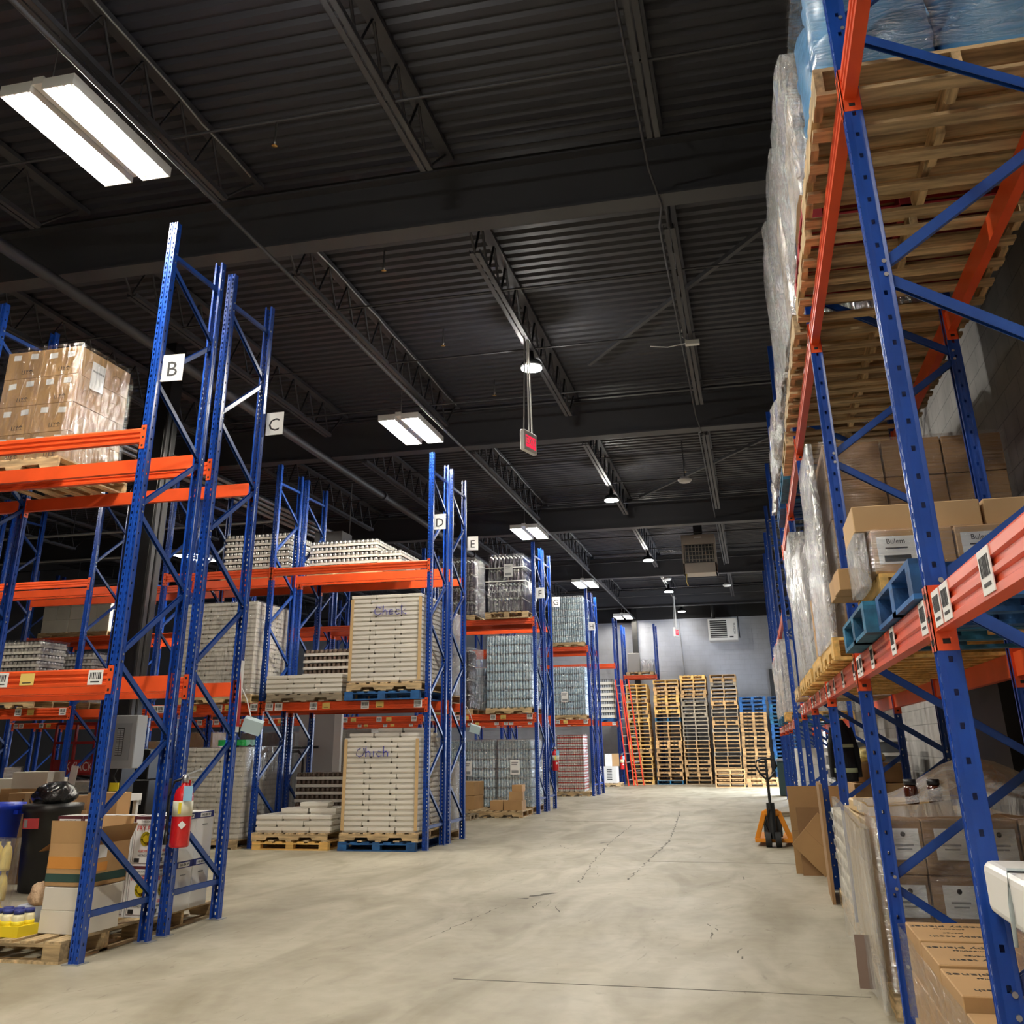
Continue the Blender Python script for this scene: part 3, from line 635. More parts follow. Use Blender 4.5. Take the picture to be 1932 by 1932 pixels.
# ---- D row, end bay: the two tall white loads and the low ones
pallet('block', 'blue', 'blue pallet on the beam under the load marked Check', -5.56, 15.34, 2.08, 1.22, 1.2, .125)
pallet('stringer', 'wood', 'pale pallet between the blue pallet and the load marked Check', -5.54, 15.36, 2.207, 1.22, 1.2, .125)
flat_stack('flat white carton in the tall load marked Check on the D beam', 'cartons of the Check load', -6.14, 14.78, 2.338, 19, seed=3)
pallet('block', 'blue', 'blue pallet on the floor under the load marked Which', -5.56, 15.34, 0, 1.2, 1.2, .12)
pallet('stringer', 'wood', 'pale pallet between the blue pallet and the load marked Which', -5.54, 15.36, .121, 1.22, 1.2, .12)
flat_stack('flat white carton in the tall floor load with blue handwriting', 'cartons of the handwritten floor load', -6.14, 14.78, .242, 18, h=.072, seed=4)
for i in range(6): put('white_carton', box_mesh('white_carton', .40, .30, .07, [whitec, whitel], 'lid', .0025), 'loose flat white carton lying on top of the handwritten floor load', 'carton', (-5.95+.41*(i % 3), 15.15+.33*(i//3), 1.537+(0 if i//3 else 0)), R.uniform(-.08, .08), 'loose top cartons')
for i in range(2): put('white_carton', box_mesh('white_carton', .40, .30, .07, [whitec, whitel], 'lid', .0025), 'loose flat white carton in the uppermost layer of the handwritten load', 'carton', (-5.55+.42*i, 15.32, 1.610), R.uniform(-.1, .1), 'uppermost loose cartons')
for z, lab in ((2.33, 'Check'), (.24, 'handwritten floor')):
    for x in (-6.128, -4.985): put('corner_board', box_mesh('corner_board', .05, .008, 1.25, [pm('kraft_board', (.62, .42, .2), .7)], 'plain', .001), 'tan corner board standing at the %s front edge of the %s load' % ('left' if x < -6 else 'right', lab), 'corner board', (x+.02, 14.755, z+.03))
def strokes(parent, polys, loc, sc, mat=None, r=.006):
    mb = MB()
    for p in polys: mb.tube([(a, 0, b) for a, b in p], r, 5)
    o = mb.build('handwriting', mat or inkb, parent, loc=loc); o.scale = (sc, .3, sc); return o
ABC = {'C': [[(.8, .8), (.4, 1), (.05, .6), (.1, .2), (.5, 0), (.9, .2)]], 'h': [[(.1, 1.1), (.1, 0)], [(.1, .4), (.4, .6), (.6, .4), (.6, 0)]], 'e': [[(.05, .3), (.6, .35), (.5, .6), (.2, .55), (.05, .3), (.2, .02), (.6, .1)]], 'c': [[(.6, .5), (.3, .6), (.05, .3), (.3, 0), (.65, .12)]], 'k': [[(.1, 1.1), (.1, 0)], [(.6, .6), (.12, .3), (.65, 0)]], 'W': [[(.0, .8), (.1, .1), (.5, .05), (.75, .5), (.8, .9), (.9, .2)]], 'i': [[(.2, .6), (.25, 0)]], 'O': [[(.5, .9), (.1, .7), (.05, .2), (.4, 0), (.8, .15), (.95, .6), (.85, .9)]]}
def hand(word, x, y, z, sc):
    polys = []; ox = 0
    for ch in word: polys += [[(a+ox, b) for a, b in p] for p in ABC[ch]]; ox += 1.05 if ch in 'CWO' else (.5 if ch == 'i' else .8)
    best = min((o for o in C.objects if o.name.startswith('white_carton') and o.parent is None and o.type == 'MESH' and 'load' in o['label']), key=lambda o: (o.location-Vector((x+.2, y, z))).length)
    o = strokes(best, polys, Vector((x, y, z))-best.location, sc, inkb, .038); o['label'] = 'blue marker word'
hand('Check', -5.74, 14.766, 3.35, .13)
hand('Ohich', -5.94, 14.766, 1.27, .135)
pallet('stringer', 'grey', 'weathered grey pallet on the D beam under four low carton layers', -6.88, 15.36, 2.08, 1.28, 1.1, .12)
flat_stack('flat white carton in the low stack on the grey pallet', 'low cartons on the D beam', -7.54, 14.80, 2.20, 4, W=1.30, seed=5)
pallet('stringer', 'wood', 'upper of two tan pallets under the low floor cartons left of the Which load', -6.95, 15.30, .115, 1.22, 1.1, .115)
pallet('block', 'yellow', 'lower of two tan pallets under the low floor cartons left of the Which load', -6.93, 15.30, 0, 1.22, 1.1, .115)
flat_stack('flat white carton in the sagging low floor stack left of the Which load', 'low cartons on the floor', -7.53, 14.80, .23, 3, W=1.22, h=.08, seed=6)
for x, y, z, rz in ((-7.02, 15.2, .472, .02), (-6.55, 15.2, .472, -.02), (-7.0, 15.55, .472, 0), (-6.53, 15.55, .472, .01)): put('white_carton', box_mesh('white_carton', .44, .32, .08, [whitec, whitel], 'lid', .0025), 'flat white carton in the partial fourth layer of the low floor stack', 'carton', (x, y, z), rz, 'partial layer cartons')
put('white_carton', box_mesh('white_carton', .44, .32, .08, [whitec, whitel], 'lid', .0025), 'single flat white carton tilted on top of the low floor stack', 'carton', (-6.72, 15.2, .554), .12)
# ---- D row, second bay: big white stacks left
pallet('stringer', 'wood', 'tan pallet under the tall white stack behind the C rack end', -8.42, 15.36, 2.08, 1.3, 1.2, .13)
flat_stack('tall stack of flat white cartons on the beam behind the C post', None, -9.10, 14.76, 2.213, 20, W=1.32, D=1.2, h=.072, stuff=True, seed=8)
pallet('stringer', 'wood', 'pallet under the floor stack of white cartons with green film on top', -8.4, 15.36, 0, 1.2, 1.2, .13)
flat_stack('floor stack of flat white cartons with green film on top', None, -8.98, 14.78, .13, 18, W=1.2, D=1.2, h=.072, stuff=True, seed=9)
wrap('crumpled green film bunched on the white floor stack', -8.25, -7.80, 14.745, 15.2, 1.445, 1.53, pm('green_film', (.02, .30, .07), .3, bump=.6, bscale=25), 4, .02, name='green_film', cell=.05)
wrap('clear film around the floor stack topped with green film', -8.99, -7.77, 14.76, 15.99, .135, 1.43, filmc, 5, .010)
wrap('clear film around the tall white stack behind the C post', -9.115, -7.77, 14.74, 15.97, 2.215, 3.66, filmc, 6, .010)
# ---- tray stacks
TR1, tdx, tdy = tray_mesh('canned_goods_tray', 5, 4, .042, .105, .040, [whitec, can, jarlid])
TR2, udx, udy = tray_mesh('jar_tray', 5, 4, .042, .105, .045, [whitec, jarbrown, jarbrown])
pallet('stringer', 'wood', 'pallet under the shorter tray stack on the E top beam', -6.84, 16.55, 4.2, 1.42, 1.0, .13)
grid('canned_goods_tray', TR1, tdx, tdy, .107, 'white tray of jars in the shorter top stack nearer the D post', 'tray', 'jar trays nearer the D post', -7.54, 16.10, 4.333, 3, 3, 5, 'frt')
grid('canned_goods_tray', TR1, tdx, tdy, .107, 'white tray of jars at the right end of the shorter top stack', 'tray', 'jar trays stepping down at the right', -6.24, 16.15, 4.333, 1, 3, 3, 'frt', 5)
pallet('stringer', 'wood', 'pallet under the taller tray stack on the E top beam', -8.6, 16.55, 4.2, 1.3, 1.0, .13)
grid('canned_goods_tray', TR1, tdx, tdy, .107, 'white tray of jars in the taller top stack behind the C post', 'tray', 'jar trays behind the C post', -9.25, 16.10, 4.333, 3, 3, 7, 'frt', 6)
pallet('stringer', 'wood', 'pallet under the jar trays behind the Check load', -6.90, 16.6, 2.08, 1.3, 1.0, .13)
grid('jar_tray', TR2, udx, udy, .112, 'white tray of brown jars on the beam left of the Check load', 'tray', 'brown jar trays on the beam', -7.55, 16.15, 2.213, 3, 2, 7, 'frt', 7)
pallet('stringer', 'wood', 'pallet under the jar trays behind the low floor cartons', -6.90, 16.6, 0, 1.3, 1.0, .13)
grid('jar_tray', TR2, udx, udy, .112, 'white tray of brown jars on the floor behind the low cartons', 'tray', 'brown jar trays on the floor', -7.55, 16.15, .132, 3, 2, 8, 'ft', 8)
for i, (xa, n, lab, z1, yo) in enumerate(((-12.70, 9, 'taller', 0, 0), (-12.52, 8, 'shorter', 0, 1.24))):
    pallet('stringer', 'wood', 'pallet under the %s wrapped tray stack seen past the B beam' % lab, xa+.43, 15.3+yo, 2.08, .96, 1.0, .13)
    grid('canned_goods_tray', TR1, tdx, tdy, .107, 'white tray of cans in the %s wrapped stack seen past the B beam' % lab, 'tray', '%s wrapped trays' % lab, xa, 14.82+yo, 2.213, 2 if i else 2, 2, n, 'frt', 9+i)
    wrap('clear film over the %s tray stack seen past the B beam' % lab, xa-.02, xa+tdx*2+.02, 14.79+yo, 14.85+yo+tdy*2, 2.215, 2.23+n*.107, filmc, 7+i, .012)
# ---- white printed carton load on the F top beam, seen far left through the B rack
pallet('stringer', 'wood', 'pallet under the printed white cartons far left on the F top beam', -17.4, 23.4, 4.2, 2.1, 1.0, .13)
me = box_mesh('printed_carton', .40, .36, .33, [whitec], 'plain', .004)
grid('printed_carton', me, .41, .37, .335, 'white printed carton on the far left top beam', 'carton', 'printed cartons far left', -18.42, 22.95, 4.333, 5, 2, 3, 'frt')
# ================================================================ F / G / H / J ROWS
def bottle_case(name, nx, ny, r, h, mats, neck=.42, ns=8, lab=None):
    mb = MB(); dx, dy = nx*2.05*r, ny*2.05*r
    for i in range(nx):
        for j in range(ny):
            if 1 < i < nx-1 and 1 < j < ny-1 and nx*ny > 12: continue
            mb.lathe([(r*.86, 0), (r, h*.03), (r, h*.28), (r*.9, h*.34), (r, h*.40), (r*.98, h*.68), (r*neck, h*.9), (r*neck*1.1, h*.91), (r*neck*1.1, h)], ns, (-dx/2+(i+.5)*2.05*r, -dy/2+(j+.5)*2.05*r, 0), ms=[0, 0, 0, 0, 2 if lab else 0, 0, 1, 1, 1])
    return mb.mesh(name, mats), dx, dy
WC, wdx, wdy = bottle_case('water_bottle_case', 4, 6, .0325, .195, [waterb, waterc])
DB, ddx, ddy = bottle_case('dark_bottle_pack', 3, 2, .046, .325, [colab, colal, colab], .34, 10, True)
def water(lab, group, x0, y0, z0, nx, ny, nz, vis='fr', film_=filmc, wl=None, pal=('stringer', 'wood'), seed=1, lean=0):
    W, D = nx*wdx, ny*wdy
    pallet(pal[0], pal[1], 'pallet under the ' + lab, x0+W/2, y0+D/2, z0, W+.02, D+.04, .13)
    grid('water_bottle_case', WC, wdx, wdy, .20, 'case of clear water bottles in the ' + lab, 'water case', group, x0, y0, z0+.133, nx, ny, nz, vis, seed, .002)
    mb = MB()
    wrap('clear film around the ' + (wl or lab), x0-.008, x0+W+.008, y0-.008, y0+D+.008, z0+.134, z0+.142+nz*.2, film_, seed, .006)
water('water load on the F beam', 'water cases on the F beam', -6.02, 22.80, 2.08, 4, 3, 8, 'frt', seed=11)
water('darker water load behind the F beam load', 'water cases on the G beam', -6.98, 24.1, 2.08, 4, 2, 5, 'fr', seed=12)
water('left floor water load behind the F post', 'left floor water cases', -6.97, 23.1, 0, 4, 3, 7, 'f', filmb, seed=13)
water('right floor water load behind the F post', 'right floor water cases', -5.84, 23.1, 0, 3, 3, 7, 'frt', filmb, seed=14)
water('water load on top of the H rack', 'water cases on the H top beam', -6.02, 30.75, 4.25, 4, 3, 7, 'frt', seed=15)
water('water load on the lower H beam', 'water cases on the lower H beam', -6.05, 30.75, 2.12, 4, 3, 7, 'fr', seed=16)
for x, y, z, lab in [(-6.55, 23.07, .78, 'on the left floor water load'), (-5.42, 23.07, .80, 'on the right floor water load'), (-5.62, 30.71, 2.62, 'on the lower H water load'), (-5.42, 22.62, 5.15, 'on the dark bottle load')]:
    t = thing('load_sheet', 'white printed load sheet stuck ' + lab, 'label', (x, y, z))
    MB().box(-.11, .11, -.003, 0, 0, .30).build('sheet', paper, t); MB().box(-.08, .08, -.005, -.003, .03, .09).box(-.08, .05, -.005, -.003, .2, .22).box(-.08, .07, -.005, -.003, .24, .26).build('print', greyp, t)
pallet('block', 'wood', 'pallet under the dark bottle load on the F top beam', -5.50, 23.25, 4.2, 1.04, 1.1, .15)
grid('dark_bottle_pack', DB, ddx, ddy, .33, 'pack of tall dark bottles on the F top beam', 'bottle pack', 'dark bottle packs', -5.92, 22.72, 4.353, 3, 5, 4, 'frt', 17, .003)
wrap('clear film around the dark bottle load on the F top beam', -5.94, -5.06, 22.70, 23.7, 4.355, 5.70, filmc, 18, .014)
for z in (5.05, 5.37): run('strap', 'pale strap around the dark bottle load, %s one' % ('lower' if z < 5.2 else 'upper'), 'strap', [(-5.99, 22.64, z), (-5.00, 22.64, z), (-5.00, 23.7, z)], .012, whitep, 5)
for _p in [o for o in C.objects if o.name.startswith('dark_bottle_pack') and o.location.y < 22.9 and 4.6 < o.location.z < 4.8]: text('lettering', 'AQUA', .10, colal, (0, -ddy/2-.0015, .15), FY, _p)
for xa, z0, nz, lab, fm in ((-7.25, 4.2, 4, 'left load on the F top beam', filmb), (-7.3, 2.08, 4, 'left load on the F lower beam', filmb)):
    pallet('stringer', 'wood', 'pallet under the silvery wrapped ' + lab, xa+.45, 23.4, z0, .96, 1.1, .13)
    grid('dark_bottle_pack', DB, ddx, ddy, .33, 'pack of dark bottles in the silvery wrapped ' + lab, 'bottle pack', 'dark packs in the ' + lab, xa+.03, 22.9, z0+.133, 3, 3, nz, 'fr', 19)
    wrap('silvery film around the ' + lab, xa, xa+.92, 22.86, 23.9, z0+.135, z0+1.5, fm, 20+int(z0), .02)
pallet('stringer', 'wood', 'pallet under the silvery wrapped load on the E lower beam', -5.47, 16.55, 2.08, 1.0, 1.0, .13)
me = box_mesh('wrapped_carton', .48, .5, .33, [whitec], 'plain', .006)
grid('wrapped_carton', me, .49, .5, .335, 'white carton in the silvery load on the E lower beam', 'carton', 'silvery load cartons', -5.96, 16.05, 2.213, 2, 2, 4, 'frt', 21)
wrap('silvery film over the load on the E lower beam', -5.97, -4.97, 16.03, 17.07, 2.215, 3.57, films, 22, .02)
pallet('stringer', 'wood', 'pallet under the white wrapped load on the floor behind the E post', -5.47, 16.55, 0, 1.0, 1.0, .13)
grid('wrapped_carton', me, .49, .5, .335, 'white carton in the wrapped floor load behind the E post', 'carton', 'E floor cartons', -5.96, 16.05, .132, 2, 2, 3, 'frt', 23)
wrap('clear film over the white floor load behind the E post', -5.97, -4.97, 16.03, 17.07, .134, 1.16, films, 24, .02)
# F floor front: tan pallet with cartons, brown carton pile, dark pallets
pallet('stringer', 'wood', 'tan pallet with three loose cartons in front of the F water loads', -5.5, 22.18, 0, 1.12, 1.0, .13)
cb = taped_box(.28, .36, .19)
put('cardboard_box', cb, 'small brown carton at the left on the tan pallet by the F post', 'carton', (-5.55, 22.0, .131), .05)
put('cardboard_box', box_mesh('cardboard_box', .40, .36, .19, [card]), 'wider brown carton at the right on the tan pallet by the F post', 'carton', (-5.18, 22.0, .131), -.03)
put('cardboard_box', box_mesh('cardboard_box', .30, .3, .17, [card]), 'brown carton stacked on the wider carton by the F post', 'carton', (-5.14, 22.0, .322), .1)
put('cardboard_box', box_mesh('cardboard_box', .22, .26, .13, [card]), 'topmost small carton of the pile by the F post', 'carton', (-5.10, 22.02, .494), -.05)
pallet('stringer', 'wood', 'pallet under the square pile of brown cartons right of the E post', -6.55, 22.55, 0, .95, 1.0, .13)
grid('cardboard_box', box_mesh('cardboard_box', .28, .40, .27, [card]), .29, .41, .275, 'brown carton with a small label in the square pile right of the E post', 'carton', 'square brown pile', -6.98, 22.1, .13, 3, 2, 2, 'frt', 25)
grid('cardboard_box', box_mesh('cardboard_box', .28, .40, .27, [card]), .29, .41, .275, 'brown carton in the raised left part of the square pile', 'carton', 'raised brown cartons', -6.98, 22.1, .68, 2, 1, 1, 'frt', 26)
pallet('block', 'grey', 'empty dark pallet lying on the floor right of the E post', -6.45, 21.15, 0, 1.2, .8, .10, .05).children[0].data = pallet_parts('block', 1.2, .8, .10, 'grey')[0][1]
# H floor: red and white canned drinks
CC, cdx, cdy = bottle_case('drink_can_case', 6, 4, .033, .150, [whitep, canred, canred], .9, 8, True)
pallet('stringer', 'wood', 'pallet under the red and white can load on the H floor', -5.5, 31.25, 0, 1.1, 1.1, .13)
grid('drink_can_case', CC, cdx, cdy, .155, 'case of red topped white cans on the H floor load', 'can case', 'red and white can cases', -5.92, 30.78, .132, 2, 3, 10, 'frt', 27)
wrap('clear film around the red and white can load', -5.93, -5.10, 30.76, 31.62, .134, 1.69, filmc, 28, .01)
grid('wrapped_carton', me, .49, .5, .335, 'pale wrapped carton left of the red and white can load', 'carton', 'pale cartons left of the cans', -7.4, 30.8, .0, 2, 2, 3, 'frt', 29)
# second-last row
pallet('stringer', 'blue', 'blue pallet under the grey and white trays near the red ladders', -5.70, 39.1, 2.2, 1.0, 1.0, .13)
grid('tote_tray', tray_mesh('tote_tray', 6, 4, .042, .19, .10, [whitec, greyp, jarlid])[0], .52, .35, .2, 'grey and white stacked tray near the red ladders', 'tray', 'trays near the ladders', -6.21, 38.6, 2.333, 2, 2, 7, 'fr', 30)
pallet('stringer', 'wood', 'pallet under the white boxes by the far left post', -5.4, 38.0, 0, .95, .9, .12)
put('appliance_box', box_mesh('appliance_box', .62, .6, .55, [paper]), 'white box with black stripes on the floor by the far left rack', 'carton', (-5.38, 37.9, .12))
for k in range(7): MB().box(-.09, .09, -.003, 0, 0, .03).build('stripe', ink, bpy.data.objects['appliance_box'], loc=(.05, -.301, .10+k*.055))
put('cardboard_box', box_mesh('cardboard_box', .5, .45, .42, [card]), 'brown carton behind the striped white box', 'carton', (-5.3, 38.15, .672), .2)
put('paper_bag', box_mesh('paper_bag', .26, .2, .42, [paper], 'plain', .02), 'white bag leaning on the brown carton by the far left rack', 'bag', (-5.38, 37.78, .672), .1)
pallet('block', 'wood', 'pallet on the orange beam of the short far rack', -4.4, 41.5, 4.0, 1.1, .8, .13)
for nm, x, dx, dz, rz, lab in (('grey_board', -4.64, .5, .75, .10, 'tall grey panel leaning on the short far rack'), ('grey_box', -4.07, .45, .30, -.1, 'low grey wrapped box on the short far rack')):
    put(nm, box_mesh(nm, dx, .3, dz, [pm('dull_grey', (.30, .29, .28), .6)], 'plain', .01), lab, 'junk', (x, 41.4 if dz > .5 else 41.45, 4.132), rz)
wrap('crumpled clear film over the junk on the short far rack', -4.33, -3.82, 41.2, 41.72, 4.135, 4.60, films, 33, .03)
# two red ladders
def ladder(label, x, y, h, w_, lean, roll):
    t = thing('ladder', label, 'ladder', (x, y, 0), 0); t.rotation_euler = (lean, roll, 0)
    for s in (-1, 1): MB().box(s*w_/2-.02, s*w_/2+.02, -.04, .04, 0, h).build('rail', redp2, t)
    for k in range(int(h/.3)): MB().tube([(-w_/2, 0, .2+k*.3), (w_/2, 0, .2+k*.3)], .018, 6).build('rung', galv, t)
redp2 = pm('ladder_red', (.72, .05, .02), .4)
ladder('red ladder leaning at the left of the pallet stacks, left one', -4.66, 38.45, 3.72, .20, -.02, -.085)
ladder('red ladder leaning at the left of the pallet stacks, right one', -4.33, 38.5, 3.70, .24, -.02, -.10)
# ---- the stacks of empty pallets in front of the far wall
PT = {}
for tone in ('wood', 'yellow', 'grey', 'blue', 'teal', 'stack'):
    for kd in ('stringer', 'block'):
        me = pallet_single(kd, 1.2, 1.0, .137, tone); PT[kd, tone] = me
        if kd == 'stringer': me.transform(Matrix.Rotation(PI/2, 4, 'Z'))
        else: me.transform(Matrix.Scale(1/1.2, 4, (1, 0, 0)) @ Matrix.Scale(1.2, 4, (0, 1, 0)))
def pstack(lab, x, y, n, lean, mix, seed, W=1.0, x2=0, tip=0):
    r = random.Random(seed)
    for k in range(n):
        kd, tone = mix(k, r); o = put('pallet', PT[kd, tone], 'empty pallet in the ' + lab, 'pallet', (x+lean*k+r.uniform(-.018, .018), y+r.uniform(-.03, .03), .1372*k), r.uniform(-.012, .012), lab); o.scale = (W, 1, 1)
wmix = lambda k, r: (r.choice(['stringer', 'stringer', 'stringer', 'block']), r.choice(['stack', 'stack', 'stack', 'grey']))
ymix = lambda k, r: (r.choice(['stringer', 'stringer', 'stringer', 'block']), 'yellow' if r.random() < .65 else 'stack')
def ymix2(k, r): return (r.choice(['stringer', 'block']), 'teal' if k in (0, 16) else ('yellow' if k > 16 and r.random() < .75 else 'stack'))
def gmix(k, r): return (r.choice(['stringer', 'stringer', 'stringer', 'block']), 'grey' if 10 < k < 22 else ('yellow' if k > 25 else 'stack'))
def bmix(k, r): return ('block', 'blue' if k > 17 else 'stack')
pstack('leftmost pallet stack, beside the red ladders', -4.33, 40.0, 26, -.003, ymix, 41, .80)
pstack('second pallet stack from the left', -3.31, 40.1, 27, .002, ymix2, 42, .96)
pstack('third pallet stack from the left', -2.27, 40.1, 28, .002, gmix, 43, .96)
pstack('fourth pallet stack from the left, the tallest', -1.18, 40.1, 28, .004, wmix, 44, .98)
pstack('fifth pallet stack, topped with blue pallets', -.13, 40.1, 22, .003, bmix, 45, .98)
pstack('blue pallet stack at the right end', 1.02, 40.3, 22, 0, lambda k, r: ('block', 'blue' if r.random() < .7 else 'teal'), 46, .98)
pstack('short stack of pale pallets standing in front of the fourth stack', -1.05, 37.4, 4, 0, lambda k, r: (r.choice(['block', 'stringer']), 'stack'), 47, 1.0)
pstack('low pair of pale pallets in front of the fifth stack', .06, 37.5, 2, 0, lambda k, r: ('block', 'stack'), 48, 1.1)
pstack('low pair of pale pallets in front of the blue stack', 1.2, 37.6, 2, 0, lambda k, r: ('block', 'stack'), 49, .9)
put('black_cabinet', box_mesh('black_cabinet', .5, .25, 1.1, [blackp], 'plain', .01), 'black box standing against the far wall at the right, above the blue pallets', 'box', (.95, 42.1, 3.05))
MB().box(-.25, .25, -.15, .15, -3.05, 0).build('stand', blackp, bpy.data.objects['black_cabinet'])
# ================================================================ FIRE EXTINGUISHERS
def extinguisher(label, loc, rz=0, sc=1):
    t = thing('fire_extinguisher', label, 'fire extinguisher', loc, rz); t.scale = (sc,)*3
    MB().lathe([(.07, 0), (.076, .012), (.076, .36), (.065, .41), (.03, .44), (.025, .47)], 20).build('cylinder', redp, t)
    MB().lathe([(.0775, .22), (.0775, .33)], 20).build('label_band', pm('label_cream', (.75, .72, .55), .5), t)
    MB().box(-.012, .012, -.0785, -.07, .24, .32).build('label_stripe', yell, t)
    MB().lathe([(.03, .46), (.03, .50), (.02, .52)], 10).build('valve', steel, t)
    MB().bar((-.02, 0, .51), (.12, 0, .56), .02, .012, side=Vector((0, 1, 0))).build('handle', galv, t); MB().bar((-.02, 0, .50), (.10, 0, .50), .02, .01, side=Vector((0, 1, 0))).build('lever', galv, t)
    MB().tube([(-.03, 0, .49), (-.08, -.02, .47), (-.105, -.03, .36), (-.10, -.03, .20), (-.10, -.03, .12)], .012, 8).build('hose', blackp, t)
    MB().lathe([(.014, 0), (.02, -.10)], 10, (-.10, -.03, .12)).build('nozzle', blackp, t)
    MB().box(.02, .09, -.085, -.083, .33, .44).build('inspection_tag', pm('tag_blue', (.30, .55, .75), .6), t)
    MB().box(-.02, .02, .076, .10, .1, .48).build('bracket', redp, t)
    MB().add and MB().quad((.03, -.0785, .13), (.06, -.066, .16), (.03, -.0785, .19), (.0, -.081, .16)).build('logo_diamond', paper, t)
    return t
extinguisher('red fire extinguisher hung on the nearest rack between the B and C posts', (-4.72, 7.95, .66), .25, 1.05)
extinguisher('red fire extinguisher hung on the F and G rack', (-4.70, 24.2, .85), .2, 1.0)
extinguisher('red fire extinguisher at the far left rack beside the red ladders', (-4.95, 38.35, .55), .2, 1.05)
# ================================================================ B AND C ROWS
pallet('stringer', 'wood', 'tan pallet high on the C rack under the wrapped brown cartons', -6.95, 8.45, 3.981, 1.0, 1.15, .135)
cmB = box_mesh('wrapped_box', .444, .43, .308, [card], 'plain', .004); r = random.Random(5)
for k in range(4):
    for i in range(2):
        for j in range(2):
            o = put('wrapped_box', cmB, 'brown carton with white stickers in the wrapped load high behind the B sign', 'carton', (-7.40+.448*(i+.5)+r.uniform(-.004, .004), 8.02+.435*(j+.5), 4.119+.31*k), 0, 'brown cartons high on the C rack')
            if j == 0:
                for a, b in ((-.10, .235), (.11, .235)): MB().box(-.045, .045, -.002, 0, -.03, .03).build('sticker', paper, o, loc=(a, -.2155, b+r.uniform(-.01, .01)), rot=(0, r.uniform(-.1, .1), 0))
                for q in range(3):
                    m = MB().box(-.018, -.012, -.0015, 0, -.02, .02).box(.012, .018, -.0015, 0, -.02, .02) if q == 0 else (MB().bar((0, 0, -.02), (0, 0, .0), .005, .002).bar((-.014, 0, .02), (0, 0, 0), .005, .002).bar((.014, 0, .02), (0, 0, 0), .005, .002) if q == 1 else MB().bar((-.02, 0, .0), (0, 0, .02), .007, .002).bar((.02, 0, 0), (0, 0, .02), .007, .002).bar((0, 0, -.02), (0, 0, .02), .004, .002))
                    m.box(-.018, .018, -.0015, 0, -.026, -.023); m.build('handling_mark', ink, o, loc=(.0+q*.045, -.2155, .075))
            if i == 1: MB().tube([(0, .10*math.cos(a*PI/9), .07*math.sin(a*PI/9)) for a in range(10)], .0025, 4).build('carry_hole_outline', cardd, o, loc=(.2225, 0, .12))
t = thing('load_sheet', 'white paper sheet with printed lines on the side of the high brown load', 'label', (-6.490, 8.32, 5.10)); MB().box(0, .003, -.11, .11, -.15, .15).build('sheet', paper, t); text('print', 'TRAQUEUR 82', .030, ink, (.004, 0, .05), FX, t)
wrap('clear film pulled over the brown cartons high behind the B sign', -7.42, -6.48, 7.99, 8.91, 4.122, 5.375, filmc, 51, .018)
# floor pallet, B bay
pallet('block', 'wood', 'tan pallet nearest on the left floor, under groceries', -5.62, 7.46, 0, 1.30, 1.05, .14)
put('cardboard_box', box_mesh('white_box_low', .40, .40, .153, [whitec]), 'white carton under the open brown carton, lower one', 'carton', (-5.17, 7.40, .141), -.06)
put('cardboard_box', box_mesh('white_box_low', .40, .40, .153, [whitec]), 'white carton under the open brown carton, upper one', 'carton', (-5.165, 7.40, .295), -.05)
t = thing('open_carton', 'open brown carton with amber and dark green bands on the near pallet', 'carton', (-5.175, 7.42, .452), -.05)
b = MB(); bw, bd, bh = .205, .21, .29
b.box(-bw, bw, -bd, bd, 0, .005).box(-bw, bw, -bd, -bd+.005, 0, bh).box(-bw, bw, bd-.005, bd, 0, bh).box(-bw, -bw+.005, -bd, bd, 0, bh).box(bw-.005, bw, -bd, bd, 0, bh); b.build('body', card, t)
for nm, p in (('front_flap', [(-bw, -bd, bh), (bw, -bd, bh), (bw, -bd-.02, bh+.16), (-bw, -bd-.02, bh+.16)]), ('back_flap', [(-bw, bd, bh), (bw, bd, bh), (bw, bd+.02, bh+.17), (-bw, bd+.02, bh+.17)]), ('side_flap', [(bw, -bd, bh), (bw, bd, bh), (bw+.05, bd, bh+.12), (bw+.05, -bd, bh+.12)]), ('side_flap', [(-bw, -bd, bh), (-bw, bd, bh), (-bw-.10, bd, bh-.06), (-bw-.10, -bd, bh-.06)])):
    f = MB(); f.quad(*p); f.quad(*[(a, c+.004, d) for a, c, d in p]); f.build(nm, card, t)
MB().box(-.20, .14, -bd-.002, -bd, .12, .20).build('amber_band', amber, t); MB().box(-.205, .205, -bd-.002, -bd, .03, .085).build('green_band', green, t)
MB().box(bw, bw+.002, -.2, .2, .03, .085).build('green_band', green, t); MB().box(bw, bw+.002, -.19, -.06, .19, .28).build('shipping_label', paper, t); MB().box(bw, bw+.002, -.18, -.04, .10, .16).build('amber_band', amber, t)
MB().lathe([(.0, 0), (.045, .0), (.055, .05), (.0, .05)], 12, (0, 0, 0)).build('bowl_print', ink, t, loc=(bw+.0005, -.11, .10)).scale = (.02, 1, .8)
t = thing('mayonnaise_tray', 'yellow cardboard tray of shrink wrapped cream jars at the front of the near pallet', 'jar tray', (-5.55, 7.13, .141), -.10)
b = MB().box(-.16, .16, -.10, .10, 0, .07); b.build('tray', yell, t); MB().box(-.15, -.02, -.102, -.10, .008, .055).build('barcode', paper, t)
for k in range(9): MB().box(-.14+k*.013, -.134+k*.013, -.1035, -.102, .012, .05).build('bar', navy, t)
